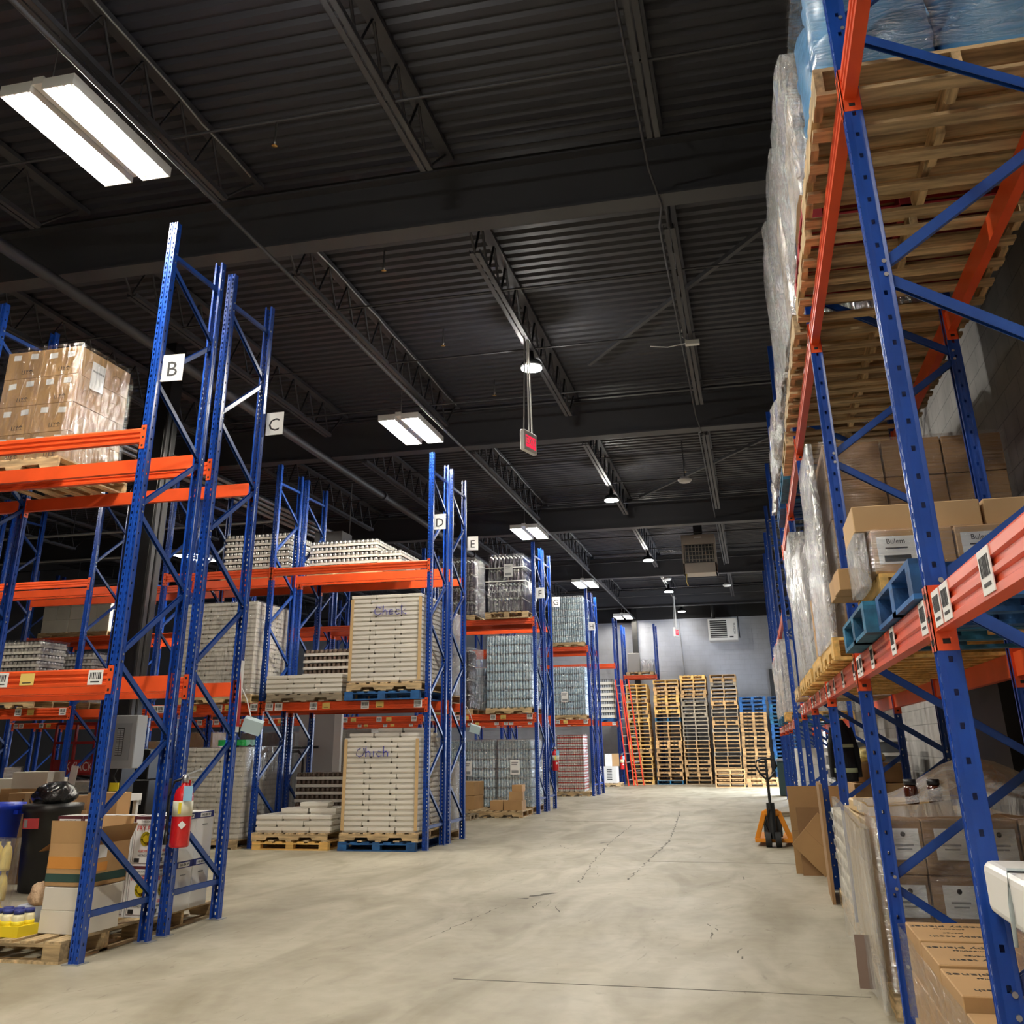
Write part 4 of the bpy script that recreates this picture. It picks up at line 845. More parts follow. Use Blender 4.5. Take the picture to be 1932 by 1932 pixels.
for i in range(3):
    for j in range(2):
        jj = MB().lathe([(.042, .02), (.045, .05), (.045, .12), (.036, .145)], 14, (-.10+i*.10, -.05+j*.10, 0)).build('jar', pm('cream', (.80, .72, .45), .35), t)
        MB().lathe([(.038, .145), (.038, .172)], 14, (-.10+i*.10, -.05+j*.10, 0)).build('lid', navy, jj); MB().lathe([(.0455, .06), (.0455, .10)], 14, (-.10+i*.10, -.05+j*.10, 0)).build('jar_label', yell, jj)
def blob(name, label, cat, loc, sc, mat, seed, rz=0):
    bm = bmesh.new(); bmesh.ops.create_icosphere(bm, subdivisions=4, radius=1)
    for v in bm.verts:
        d = 1+.22*mnoise.noise(v.co*1.6+Vector((seed, 0, 0)))+.08*mnoise.noise(v.co*5+Vector((seed, 3, 0))); v.co *= d
        v.co.z = max(v.co.z, -.62)
        v.co = Vector((v.co.x*sc[0], v.co.y*sc[1], (v.co.z+.62)*sc[2]))
    for f in bm.faces: f.smooth = True
    me = bpy.data.meshes.new(name); bm.to_mesh(me); bm.free(); me.materials.append(mat); return put(name, me, label, cat, loc, rz)
put('printed_box', box_mesh('printed_box', .30, .26, .16, [pm('pale_blue_box', (.55, .6, .7), .6)]), 'pale blue printed box under the knotted bag on the near pallet', 'carton', (-5.55, 7.48, .141), .1)
blob('bag_of_grain', 'knotted clear bag of tan grain lying on the pale blue box', 'bag', (-5.53, 7.45, .302), (.14, .12, .10), pm('tan_grain', (.62, .42, .26), .5, bump=.5, bscale=60), 3)
yj = pm('yellow_jug', (.85, .66, .22), .3, var=.25, vscale=9)
for k in range(3):
    for i in range(4):
        x = -6.02+i*.085; b = MB().lathe([(.035, 0), (.04, .02), (.04, .12), (.03, .16), (.015, .18), (.016, .20)], 10); put('juice_jug', b.mesh('juice_jug', [yj, pm('pink_cap', (.75, .3, .3), .4)]), 'small yellow jug in the wrapped packs at the left edge', 'jug', (x, 7.22, .141+.205*k), 0, 'yellow jugs at the left edge')
wrap('clear film around the yellow jugs at the left edge', -6.08, -5.71, 7.16, 7.29, .15, .77, filmc, 55, .01)
t = put('printed_box', box_mesh('printed_box2', .26, .2, .25, [paper]), 'white box with printed panels at the left edge in front of the yellow jugs', 'carton', (-5.95, 7.02, .141), .05)
MB().box(-.0, .11, -.1015, -.10, .16, .22).box(.0, .11, -.1015, -.10, .03, .10).build('print', ink, t)
# frying oil boxes and white boxes on the C floor
pallet('stringer', 'wood', 'pallet under the frying oil and white boxes behind the B rack', -5.46, 8.53, 0, 1.0, 1.0, .13)
def oil_box(label, loc, group):
    t = thing('oil_box', label, 'carton', loc, 0, group)
    ob('body', box_mesh('body', .242, .242, .375, [paper], 'plain', .003), t)
    for fac, M in ((FY, Matrix()), (FX, Matrix.Rotation(PI/2, 4, 'Z'))):
        def pr(nm, mb, mat): o = mb.build(nm, mat, t); o.rotation_euler = (0, 0, 0 if fac == FY else PI/2)
        y = -.1225
        pr('top_band', MB().box(-.121, .121, y-.0008, y, .33, .376), maroon)
        pr('arrow_panel', MB().box(-.105, .105, y-.0016, y, .318, .352), paper)
        pr('frame_line', MB().box(-.105, -.102, y-.0008, y, .02, .31).box(.102, .105, y-.0008, y, .02, .31).box(-.105, .105, y-.0008, y, .02, .023).box(-.105, .105, y-.0008, y, .307, .31), maroon)
        f = MB().lathe([(0, 0), (.05, 0)], 14); o = f.build('fries_picture', yell, t); o.rotation_euler = (PI/2, 0, fac[2]); o.location = (M @ Vector((0, y-.001, .205))); o.scale = (1, 1.1, 1)
        o = MB().lathe([(0, 0), (.018, 0)], 10).build('ball_picture', pm('dark_red', (.25, .02, .02), .6), t); o.rotation_euler = (PI/2, 0, fac[2]); o.location = M @ Vector((.035, y-.0016, .17))
        for nm, bd, sz, z, mt in (('lettering', 'THIS SIDE UP', .02, .335, ink), ('brand_lettering', 'FRY-FRY', .05, .283, inkr), ('lettering', 'canola', .042, .118, inkr), ('lettering', 'FRYING OIL', .022, .082, ink)):
            text(nm, bd, sz, mt, M @ Vector((0, y-.002, z)), fac, t)
        pr('barcode', MB().box(-.09, -.04, y-.001, y, .03, .06), ink)
    return t
ob0 = oil_box('white frying oil box with red lettering, end of the top row by the posts', (-5.08, 8.15, .506), None)
for i in range(4):
    for k in range(2):
        if i == 0 and k == 1: continue
        dup(ob0, (-5.08-.25*i, 8.15, .131+.376*k), 0, 'white frying oil box with red lettering, %s row, %s from the posts' % ('upper' if k else 'lower', ['first', 'second', 'third', 'fourth'][i]))
def up_box(label, loc):
    t = thing('white_box', label, 'carton', loc); ob('body', box_mesh('body', .30, .28, .375, [paper], 'plain', .003), t)
    for fac, xx, M in ((FY, .15, Matrix()), (FX, .14, Matrix.Rotation(PI/2, 4, 'Z'))):
        y = -.1405 if fac == FY else -.1505
        o = MB().box(-xx, xx, y-.0008, y, .325, .376).build('top_band', navy, t); o.rotation_euler = (0, 0, 0 if fac == FY else PI/2)
        o = MB().box(-xx+.05, xx-.05, y-.0014, y, .332, .366).build('arrow_panel', paper, t); o.rotation_euler = (0, 0, 0 if fac == FY else PI/2)
        text('lettering', 'THIS SIDE UP', .026, ink, M @ Vector((0, y-.002, .349)), fac, t)
        text('small_print', 'INGREDIENTS', .014, greyp, M @ Vector((0, y-.001, .27)), fac, t)
    return t
ub0 = up_box('white box with a blue this-side-up band, upper near one in the C frame', (-5.08, 8.42, .507))
for loc, lab in (((-5.08, 8.42, .131), 'lower near one in the C frame'), ((-5.08, 8.71, .507), 'upper far one in the C frame'), ((-5.08, 8.71, .131), 'lower far one in the C frame')): dup(ub0, loc, 0, 'white box with a blue this-side-up band, ' + lab)
put('white_backer_sheet', box_mesh('white_backer_sheet', .04, .5, .7, [paper]), 'thin white board standing behind the oil boxes', 'board', (-5.5, 8.6, .131))
# ================================================================ LEFT BACKGROUND
t = thing('trash_bin', 'black wheeled trash bin with a red label at far left', 'bin', (-7.72, 10.3, 0), .2)
MB().lathe([(.22, 0), (.24, .02), (.30, .78), (.32, .79), (.32, .86), (.30, .86), (.28, .80)], 20).build('body', blackp, t)
MB().box(-.10, .08, -.315, -.31, .66, .76).build('label', pm('red_sticker', (.5, .05, .06), .5), t, rot=(.08, 0, -.1)); MB().box(-.085, -.05, -.319, -.315, .67, .75).build('label_shield', greyp, t, rot=(.08, 0, -.1))
blob('rubbish', 'black bag bulging out of the black trash bin', 'bag', (-7.72, 10.3, .862), (.22, .22, .14), pm('black_bag', (.015, .015, .016), .25, bump=.6, bscale=20), 5)
t = thing('recycling_bin', 'bright blue round bin at the left edge', 'bin', (-8.37, 10.2, 0), 0)
bluebin = pm('blue_bin', (.01, .05, .62), .4)
MB().lathe([(.20, 0), (.22, .02), (.27, .80), (.30, .81), (.30, .87), (.28, .87), (.26, .82)], 24).build('body', bluebin, t)
for s in (-1, 1): MB().box(s*.29-.03, s*.29+.03, -.05, .05, .76, .80).build('handle', bluebin, t)
for i, (x, y, dx, dy, dz, z, rz, m, lab) in enumerate([(-8.75, 11.55, .9, .5, .62, 0, .1, card, 'large low brown carton behind the bins'), (-7.85, 11.55, .7, .5, .66, 0, -.05, card, 'brown carton behind the black bin'), (-8.93, 11.55, .5, .4, .30, .622, .15, card, 'brown carton with marker scribble at the left edge'), (-8.44, 11.55, .40, .36, .26, .622, -.05, cardd, 'dark brown carton on the large low carton'), (-7.88, 11.55, .40, .32, .26, .662, .08, card, 'open topped brown carton behind the black bin'), (-9.5, 12.2, .6, .5, .95, 0, 0, card, 'brown carton column at the far left'), (-9.4, 12.15, .5, .4, .2, .952, .1, whitec, 'white flat box on the far left carton column'), (-10.2, 13.0, .8, .6, 1.05, 0, 0, whitec, 'white carton pile beside the red machine')]):
    o = put('cardboard_box', box_mesh('cardboard_box', dx, dy, dz, [m]), lab, 'carton', (x, y, z), rz)
    if 'scribble' in lab: text('handwriting', 'MATT\nCAPS', .09, ink, (.05, -.201, .16), FY, o)
    if dz > .25 and m is not whitec: MB().box(-.03, .03, -dy/2-.002, -dy/2, 0, dz).build('tape', tape, o)
for i, (x, y, l, tilt, lab) in enumerate([(-8.2, 10.75, 1.0, -.25, 'flattened brown cardboard sheet leaning behind the bins, front one'), (-8.45, 10.9, 1.1, -.2, 'flattened brown cardboard sheet leaning behind the bins, rear one')]):
    MBo = MB().box(-.55, .45, -.006, .006, 0, .78).build('cardboard_sheet', card, rot=(tilt, 0, .05), loc=(x, y, 0)); tag(MBo, lab, 'cardboard')
t = thing('white_table', 'white work table seen through the B rack frame', 'table', (-8.36, 12.1, 0), .0)
MB().box(-.42, .42, -.24, .24, .80, .88).build('table_top', whitep, t)
for sx in (-1, 1):
    for sy in (-1, 1): MB().box(sx*.37-.025, sx*.37+.025, sy*.2-.025, sy*.2+.025, 0, .80).build('leg', whitep, t)
put('keyboard', box_mesh('keyboard', .45, .16, .03, [blackp], 'plain', .004), 'dark keyboard on the white work table', 'keyboard', (-8.45, 12.05, .881), .1)
tag(MB().bar((-8.95, 12.1, .0), (-8.86, 12.14, 1.22), .09, .03).build('white_post', whitep), 'white board leaning beside the work table', 'board')
struct(MB().box(-8.80, -8.36, 12.45, 12.75, 0, ZD).build('column_1', MATS['black_steel']))
t = thing('electrical_panel', 'grey electrical breaker panel on the dark column', 'electrical panel', (-8.27, 12.2, 1.18)); 
MB().box(-.22, .22, 0, .24, 0, .66).build('cabinet', greyp, t, bev=.008); MB().box(-.15, .15, -.012, 0, .10, .56).build('door', pm('panel_grey', (.20, .21, .22), .4), t)
MB().box(-.05, .05, -.02, -.012, .16, .50).build('breaker_recess', blackp, t)
g = MB()
for k in range(12): g.box(-.045, -.005, -.026, -.02, .17+k*.027, .19+k*.027).box(.005, .045, -.026, -.02, .17+k*.027, .19+k*.027)
g.build('breaker_row', greyp, t); MB().tube([(0, .12, .66), (0, .12, 5.0)], .025, 8).build('conduit', blackp, t); MB().tube([(.1, .12, .66), (.1, .12, 5.0)], .018, 8).build('conduit', blackp, t)
MB().box(-.08, .05, .0, .02, -.27, -.17).build('warning_label', yell, t); MB().tube([(-.05, .1, 0), (-.1, .1, -.1), (-.02, .1, -.2), (-.06, .1, -.27)], .01, 6).build('cable', greyp, t)
t = thing('black_machine', 'black electronic cabinet with white papers beside the column', 'cabinet', (-8.62, 13.35, 0))
MB().box(-.30, .30, -.3, .3, 0, 1.02).build('body', blackp, t, bev=.01); MB().box(-.26, .26, -.28, .28, 1.02, 1.42).build('monitor', blackp, t, bev=.01)
for a, b in ((-.2, .75), (.1, .7), (-.1, 1.2)): MB().box(a, a+.12, -.306, -.30, b, b+.12).build('paper', paper, t)
# red scissor lift
t = thing('scissor_lift', 'dark red scissor lift with white lettering parked behind the left racks', 'lift', (-13.9, 19.6, 0)); t.scale = (.72, .8, .95)
rl = pm('lift_red', (.26, .012, .014), .4)
MB().box(-1.0, 1.0, -.4, .4, .15, .75).build('chassis', rl, t, bev=.02); MB().box(-1.05, 1.05, -.43, -.40, 1.02, 1.30).build('toe_board', rl, t)
g = MB()
for x in (-1.02, -.35, .35, 1.02): g.bar((x, -.42, 1.0), (x, -.42, 2.05), .06, .06).bar((x, .42, 1.0), (x, .42, 2.05), .06, .06)
for z in (1.65, 2.05): g.bar((-1.02, -.42, z), (1.02, -.42, z), .05, .05, side=Vector((0, 1, 0))).bar((-1.02, .42, z), (1.02, .42, z), .05, .05, side=Vector((0, 1, 0)))
g.build('guard_rail', rl, t); MB().box(-1.0, 1.0, -.4, .4, .98, 1.02).build('platform', rl, t)
g = MB()
for s in (-1, 1): g.bar((-.8, s*.3, .75), (.8, s*.3, .98), .05, .05).bar((.8, s*.3, .75), (-.8, s*.3, .98), .05, .05)
g.build('scissor_arms', blackp, t)
for sx in (-.75, .75):
    for sy in (-.42, .42): MB().tube([(sx, sy-.06, .2), (sx, sy+.06, .2)], .2, 14).build('wheel', rubber, t)
text('lettering', 'SKYJACK', .26, pm('faded_white', (.55, .5, .48), .6), (-.15, -.432, 1.15), FY, t)
# more goods glimpsed under the D and F beams at far left
k = 0
for x, y, dx, dz, m, lab in [(-11.85, 16.5, 1.0, .9, whitec, 'white goods pile at far left under the D beam'), (-10.38, 16.5, .9, 1.1, pm('grey_goods', (.26, .27, .28), .6), 'grey goods pile on the floor behind the red lift'), (-12.5, 19.0, 1.2, 1.4, card, 'brown carton pile deep behind the left racks'), (-9.6, 19.5, 1.2, 1.7, MATS['grey_goods'], 'grey wrapped pile behind the D rack'), (-8.2, 20.2, 1.1, 1.75, whitec, 'pale wrapped appliance pile behind the D rack, left'), (-6.9, 19.6, .95, 1.55, cardd, 'brown and pale wrapped pile behind the handwritten load'), (-8.3, 23.4, 1.1, 1.4, whitec, 'white wrapped pile on the F floor at left'), (-9.7, 23.4, 1.1, 1.5, MATS['grey_goods'], 'grey pile on the F floor at left'), (-11.3, 23.4, 1.1, 1.3, card, 'brown pile on the F floor at far left'), (-11.2, 18.6, 1.1, 1.0, whitec, 'white box pile right of the red lift'), (-15.6, 18.4, 1.2, 1.1, whitec, 'white box pile left of the red lift'), (-12.4, 21.2, 1.2, 1.75, MATS['grey_goods'], 'grey pile behind the red lift'), (-14.6, 23.4, 1.2, 1.6, card, 'tall brown pile on the F floor')]:
    n = max(1, int(dz/.34)); t = None
    hh = dz/n
    for q in range(n):
        for w_ in (0, 1): put('stacked_box', box_mesh('stacked_box', dx/2-.01, .8, round(hh-.004, 3), [m]), 'box in the ' + lab, 'carton', (x+(w_-.5)*dx/2, y, hh*q), 0, lab)
    wrap('clear film around the ' + lab, x-dx/2-.01, x+dx/2+.01, y-.42, y+.42, .02, dz+.01, filmc if k % 2 else filmb, 60+k, .012); k += 1
t = thing('sliding_door_leaf', 'tall grey and white panel leaning upright behind the D frame', 'panel', (-8.15, 18.6, 0), .1)
MB().box(-.5, .2, -.04, .04, 0, 2.6).build('panel', pm('panel_pale', (.45, .46, .47), .4), t); MB().box(.2, .34, -.06, .06, 0, 2.6).build('edge_profile', whitep, t)
t = thing('handrail_cart', 'black tubular cart rail standing behind the D post', 'cart', (-8.6, 17.8, 0))
MB().tube([(-.6, 0, .3), (-.6, 0, 1.35), (-.5, 0, 1.42), (.7, 0, 1.42)], .025, 8).build('rail', blackp, t); MB().tube([(-.1, 0, .3), (-.1, 0, 1.25), (.0, 0, 1.35), (.3, 0, 1.35), (.4, 0, 1.25), (.4, 0, .3)], .025, 8).build('hoop', blackp, t); MB().box(-.7, .8, -.3, .3, .22, .3).build('deck', blackp, t)
for sx in (-.6, .7):
    MB().tube([(sx, -.25, .11), (sx, -.19, .11)], .11, 12).build('wheel', rubber, t); MB().tube([(sx, .19, .11), (sx, .25, .11)], .11, 12).build('wheel', rubber, t)
# red tag strip and hanging paper on posts
t = thing('height_strip', 'red and white striped warning strip on the C rear post', 'sign', (-4.815, 8.93, 1.55)); MB().box(0, .004, -.03, .03, 0, .65).build('backing', paper, t)
MB().quad((.005, -.03, .05), (.005, .03, .05), (.005, .03, .25), (.005, -.03, .55)).build('red_print', inkr, t)
for x, y, z, lab in [(-4.72, 9.02, 1.55, 'behind the C post'), (-4.70, 16.95, 1.62, 'on the E post facing the aisle')]:
    t = thing('hanging_tag_box', 'small pale card box hanging on a white string ' + lab, 'card box', (x, y, z), .4)
    MB().box(-.09, .09, -.07, .07, 0, .12).build('box', pm('card_teal', (.45, .58, .60), .6), t, rot=(.2, .3, 0)); MB().tube([(0, 0, .12), (-.06, 0, .3), (-.125, 0, .42)], .006, 5).build('string', whitep, t)
# ================================================================ RIGHT RACK LOADS
def cartons(lab, group, x0, x1, y0, y1, z0, nx, ny, nz, h, vis='flt', mat=None, name='brown_carton', seed=1, jit=.004, skip=(), sub=None):
    dx, dy = (x1-x0)/nx, (y1-y0)/ny; me = box_mesh(name, round(dx-2*jit-.002, 3), round(dy-2*jit-.002, 3), h-.003, [mat or card], 'plain', .004); out = []; r = random.Random(seed)
    for k in range(nz):
        for i in range(nx):
            for j in range(ny):
                if (i, j, k) in skip: continue
                if ('f' in vis and j == 0) or ('l' in vis and i == 0) or ('t' in vis and k == nz-1) or ('r' in vis and i == nx-1) or ('b' in vis and j == ny-1):
                    o = put(name, me, lab, 'carton', (x0+(i+.5)*dx+r.uniform(-jit, jit), y0+(j+.5)*dy+r.uniform(-jit, jit), z0+k*h), 0, group); out.append(o)
                    if sub: sub(o, i, j, k, dx, dy, h)
    return out
HB = .128
ZLo, ZUp = 1.861, 3.981
# lower level, near bay
pallet('block', 'blue', 'nearest blue pallet on the right rack lower beam', 1.12, 4.20, ZLo, 1.08, 1.06, .14)
pallet('block', 'teal', 'second blue pallet on the right rack, sticking out toward the aisle', 1.09, 5.36, ZLo, 1.12, 1.14, .14)
pallet('stringer', 'yellow', 'yellow wood pallet on the second blue pallet of the right rack', 1.20, 5.38, ZLo+.141, 1.06, 1.14, .13, PI/2)
zc = ZLo+.272
def bul(o, i, j, k, dx, dy, h):
    if j == 0:
        MB().box(-.085, .085, -.002, 0, .035, .165).build('shipping_label', paper, o, loc=(-.075, -dy/2+.002, .01))
        text('lettering', 'Bulem', .034, ink, (-.075, -dy/2-.0015, .15), FY, o)
        MB().box(-.06, .06, -.003, -.0015, .045, .075).box(-.05, .05, -.003, -.0015, .105, .112).build('barcode', ink, o, loc=(-.075, -dy/2+.001, .01))
cartons('labelled brown carton in the bottom row facing the camera on the right rack', 'labelled bottom row', .62, 1.74, 4.88, 5.32, zc, 3, 1, 1, .21, 'flrb', None, 'labelled_carton', 1, .002, (), bul)
cartons('brown carton in the second row, jutting out over the labelled row', 'second row cartons', .55, 1.75, 4.93, 5.45, zc+.213, 4, 1, 1, .13, 'f', cardcut, 'flap_carton', 2)
wrap('clear banded film around the labelled bottom row of the right rack', .605, 1.76, 4.862, 5.33, zc+.003, zc+.20, filmh, 71, .008, cap=False)
wrap('crumpled silvery film at the aisle end of the labelled bottom row', .55, .592, 4.87, 5.34, zc-.06, zc+.19, films, 72, .010, cell=.05)
for i in range(2): put('flat_carton', box_mesh('flat_carton', .30, .26, .11, [card]), 'short flat brown carton overhanging the aisle end of the yellow pallet, %s one' % ('nearer', 'farther')[i], 'carton', (.64, 5.50+.28*i, zc+.001), .03)
# bay B lower
pallet('stringer', 'yellow', 'yellow pallet under the tall brown carton stack on the right rack', 1.08, 6.92, ZLo, 1.1, 1.16, .13, PI/2)
pallet('stringer', 'yellow', 'yellow pallet under the upright cartons and a silvery load', 1.08, 8.16, ZLo, 1.1, 1.16, .13, PI/2)
cartons('brown carton in the tall wrapped stack behind the second right post', 'tall wrapped stack', .60, 1.70, 6.46, 7.44, ZLo+.132, 3, 2, 5, .248, 'flt', cardd, 'tall_stack_carton', 3)
wrap('clear banded film around the tall brown stack behind the second right post', .585, 1.715, 6.445, 7.46, ZLo+.135, ZLo+1.375, filmh, 73, .010)
wrap('dense silvery film gathered at the aisle face of the tall brown stack', .50, .535, 6.44, 7.47, ZLo+.10, ZLo+1.37, films, 171, .012)
cartons('upright brown carton in the two rows at the aisle face of the right rack', 'upright cartons', .53, .72, 7.58, 8.62, ZLo+.131, 1, 3, 2, .25, 'fl', None, 'upright_carton', 5)
cartons('brown carton inside the tall silvery load behind the upright cartons', 'tall silvery load cartons', .76, 1.66, 7.62, 8.70, ZLo+.131, 2, 2, 4, .28, 'flt', card, 'brown_carton', 7)
wrap('silvery film around the tall load behind the upright cartons', .738, 1.68, 7.59, 8.73, ZLo+.135, 3.125, films, 74, .010)
# bay C and D lower
pallet('stringer', 'yellow', 'third yellow pallet along the right rack lower beam', 1.08, 9.62, ZLo, 1.1, 1.16, .13, PI/2)
pallet('stringer', 'yellow', 'fourth yellow pallet along the right rack lower beam', 1.08, 10.90, ZLo, 1.1, 1.16, .13, PI/2)
wtm = pm('white_goods', (.70, .70, .68), .5)
cartons('white carton inside the third silvery load on the right rack', 'third silvery load', .58, 1.66, 9.10, 10.15, ZLo+.131, 2, 2, 3, .36, 'flt', wtm, 'white_goods_carton', 8)
wrap('silvery film around the third load along the right rack', .54, 1.68, 9.08, 10.17, ZLo+.135, 3.10, films, 74, .025)
cartons('white carton inside the tall white load on the right rack', 'tall white load', .56, 1.66, 10.40, 11.45, ZLo+.131, 2, 2, 4, .35, 'flt', wtm, 'white_goods_carton', 9)
wrap('milky film around the tall white load on the right rack', .52, 1.68, 10.37, 11.48, ZLo+.135, 3.42, films, 75, .025)
pallet('stringer', 'wood', 'pallet in the last bay before the gap on the right rack', 1.08, 12.6, ZLo, 1.1, 1.16, .13, PI/2)
cartons('dark tray in the striped stack in the last bay before the gap', 'striped stack before the gap', .95, 1.7, 12.1, 13.1, ZLo+.131, 2, 2, 8, .17, 'flt', pm('grey_tote', (.10, .11, .12), .5), 'tote', 10)
# upper level
def drum(label, loc):
    t = thing('blue_drum', label, 'drum', loc); t.scale = (.95, .95, .9)
    b = MB().lathe([(.26, 0), (.28, .02), (.28, .28), (.292, .30), (.28, .32), (.28, .60), (.292, .62), (.28, .64), (.28, .86), (.27, .9), (.0, .9)], 24); b.build('body', bluebarrel, t)
    MB().lathe([(.03, .90), (.03, .93)], 10, (.15, 0, 0)).build('bung', whitep, t); return t
pallet('stringer', 'wood', 'tan pallet seen from below at upper right, under the blue drums', 1.10, 4.24, ZUp, 1.20, 1.16, .14, PI/2)
_sc = .93
d0 = drum('blue drum under film at upper right, near one at the aisle side', (.83, 3.945, ZUp+.146))
for x, y, lab in ((1.395, 3.945, 'near one at the wall side'), (.83, 4.50, 'far one at the aisle side'), (1.395, 4.50, 'far one at the wall side')): dup(d0, (x, y, ZUp+.146), 0, 'blue drum under film at upper right, ' + lab)
put('slip_sheet', box_mesh('slip_sheet', 1.14, 1.16, .004, [card], 'plain', .001), 'brown cardboard slip sheet under the blue drums at upper right', 'cardboard', (1.12, 4.25, ZUp+.1405))
for q, (xx, rx) in enumerate(((.86, .26), (1.42, .28))):
    tag(MB().lathe([(rx, 0), (rx, .012), (0, .012)], 24).build('cardboard_disc', cardd, rot=(PI/2, 0, 0), loc=(xx, 3.69, ZUp+.02)), 'rounded brown cardboard piece at the foot of the drums, %s one' % ('aisle side' if q == 0 else 'wall side'), 'cardboard') if False else None
wrap('clear film stretched over the blue drums at upper right', 0.545, 1.69, 3.655, 4.79, ZUp+.148, 5.0, filmb, 76, .018)
pallet('stringer', 'wood', 'lower wooden pallet of the pair under the red pallet, upper right', 1.10, 5.54, ZUp, 1.18, 1.14, .13, PI/2)
pallet('block', 'red', 'red painted pallet stacked on a wooden one at upper right', 1.10, 5.54, ZUp+.131, 1.16, 1.12, .13, PI/2)
cartons('brown carton in the wrapped load above the red pallet', 'cartons above the red pallet', .58, 1.64, 4.98, 6.1, ZUp+.262, 2, 3, 5, .19, 'flb', card, 'brown_carton', 11)
wrap('silvery film around the cartons above the red pallet', .53, 1.66, 4.95, 6.12, ZUp+.265, 5.22, films, 77, .025)
for i, (y, h, lab) in enumerate([(6.92, 1.35, 'third pallet load along the right rack top'), (8.16, 1.42, 'fourth pallet load along the right rack top')]):
    pallet('stringer', 'wood', 'wooden pallet under the ' + lab, 1.08, y, ZUp, 1.18, 1.12, .14, PI/2)
    cartons('brown carton stepping out of the ' + lab, 'cartons of the ' + lab, .57, 1.62, y-.56, y+.56, ZUp+.141, 2, 3, 6 if i else 5, .225 if i else .25, 'flb', cardd if i else card, 'brown_carton', 12+i)
    wrap('silvery film around the ' + lab, .52-.02*i, 1.65, y-.57, y+.57, ZUp+.145, ZUp+.16+h, films, 78+i, .022)
for i, (y, h, lab) in enumerate([(9.62, .34, 'low bulging load fifth along the right rack top'), (10.90, .40, 'low load sixth along the right rack top'), (12.3, .30, 'low load seventh along the right rack top')]):
    pallet('block', ['wood', 'teal', 'blue'][i], 'pallet under the ' + lab, 1.08, y, ZUp, 1.14, 1.1, .14, PI/2)
    cartons('brown carton in the ' + lab, 'cartons of the ' + lab, .60, 1.62, y-.5, y+.5, ZUp+.141, 2, 2, 1, h-.03, 'flt', card, 'brown_carton', 15+i)
    wrap('bulging crumpled film over the ' + lab, .52, 1.65, y-.53, y+.53, ZUp+.145, ZUp+.15+h, films, 82+i, .05)
# farther right run: loads glimpsed edge on
for i, (y, z, h, lab, tone) in enumerate([(19.0, 1.751, 1.2, 'far silvery load on the second right rack, lower beam', 'yellow'), (22.0, 1.751, 1.35, 'far silvery load deep in the second right rack, lower beam', 'teal'), (24.6, 1.751, 1.25, 'farthest silvery load on the second right rack, lower beam', 'teal')]):
    pallet('block', tone, 'pallet under the ' + lab, 1.08, y, z, 1.14, 1.14, .14, PI/2)
    cartons('white carton inside the ' + lab, 'cartons of the ' + lab, .58, 1.64, y-.52, y+.52, z+.141, 2, 2, 3, h/3, 'flt', wtm, 'white_goods_carton', 20+i)
    wrap('silvery film around the ' + lab, .53, 1.67, y-.54, y+.54, z+.145, z+.16+h, films, 90+i, .025)
for i, (y, n, lab) in enumerate([(15.2, 8, 'nearer tote stack in the gap of the right racks'), (16.2, 7, 'farther tote stack in the gap of the right racks')]):
    for k in range(n):
        t = put('tote', box_mesh('tote_body', .95, .75, .135, [MATS['grey_tote']], 'plain', .01), 'dark white-rimmed tote in the ' + lab, 'tote', (1.46, y, .18*k), 0, lab)
        MB().box(-.49, .49, -.39, .39, .135, .178).build('rim', whitep, t)
cartons('white carton on the floor under the second right rack', 'white cartons under the second right rack', .62, 1.5, 18.6, 19.6, 0, 2, 2, 5, .26, 'flt', wtm, 'white_goods_carton', 30)
# ================================================================ RIGHT FLOOR
# near tub with white lid
t = thing('lidded_tub', 'big white lidded tub wrapped in film at the lower right corner', 'tub', (1.10, 2.82, 0))
MB().box(-.42, .42, -.58, .58, .0, .96).build('body', pinkish, t, bev=.03, seg=2); b = MB().box(-.49, .49, -.64, .64, .93, 1.07); b.build('lid', whitetub, t, bev=.025, seg=3)
MB().tube([(-.50, .30, .90), (-.495, .30, 1.0), (-.49, .30, 1.077), (.49, .30, 1.077)], .006, 6).build('strap', pm('strap_grey', (.3, .34, .34), .4), t)
blob('film_bunch', 'crumpled clear film heaped on the white tub lid', 'plastic wrap', (1.20, 2.98, 1.085), (.28, .30, .07), filmm, 11)
wrap('clear film around the body of the white tub', .665, 1.535, 2.22, 3.42, .02, .92, filmb, 85, .012, cap=False)
# juice cartons
pallet('stringer', 'wood', 'pallet under the printed juice cartons by the nearest right post', 1.12, 4.95, 0, 1.0, 2.0, .13)
def hp(o, i, j, k, dx, dy, h):
    text('lettering', 'happy planet', .066, ink, (-.06, .13, h-.0025), (0, 0, PI), o); text('lettering', 'smoothies', .034, ink, (-.06, .06, h-.0025), (0, 0, PI), o)
    text('lettering', 'mango', .034, ink, (-.06, -.05, h-.0025), (0, 0, PI), o); text('lettering', 'happy teeth', .054, ink, (-.05, -.14, h-.0025), (0, 0, PI), o)
cartons('juice carton with upside-down black lettering in the rear row at lower right', 'printed juice cartons, rear row', .63, 1.59, 5.42, 5.93, .131, 2, 1, 2, .21, 'f', card, 'juice_carton', 40, .002, (), hp)
cartons('juice carton with upside-down black lettering in the middle row at lower right', 'printed juice cartons, middle row', .63, 1.59, 4.90, 5.40, .131, 2, 1, 2, .208, 'f', card, 'juice_carton', 41, .002, (), hp)
cartons('juice carton in the lettered row behind the loose box', 'printed juice cartons, third row', .63, 1.59, 4.40, 4.88, .131, 2, 1, 2, .204, 'f', card, 'juice_carton', 44, .002, (), hp)
cartons('juice carton under the loose box at lower right', 'juice cartons, front row', .63, 1.59, 3.95, 4.38, .131, 2, 1, 2, .18, 'f', card, 'juice_carton', 42, .002)
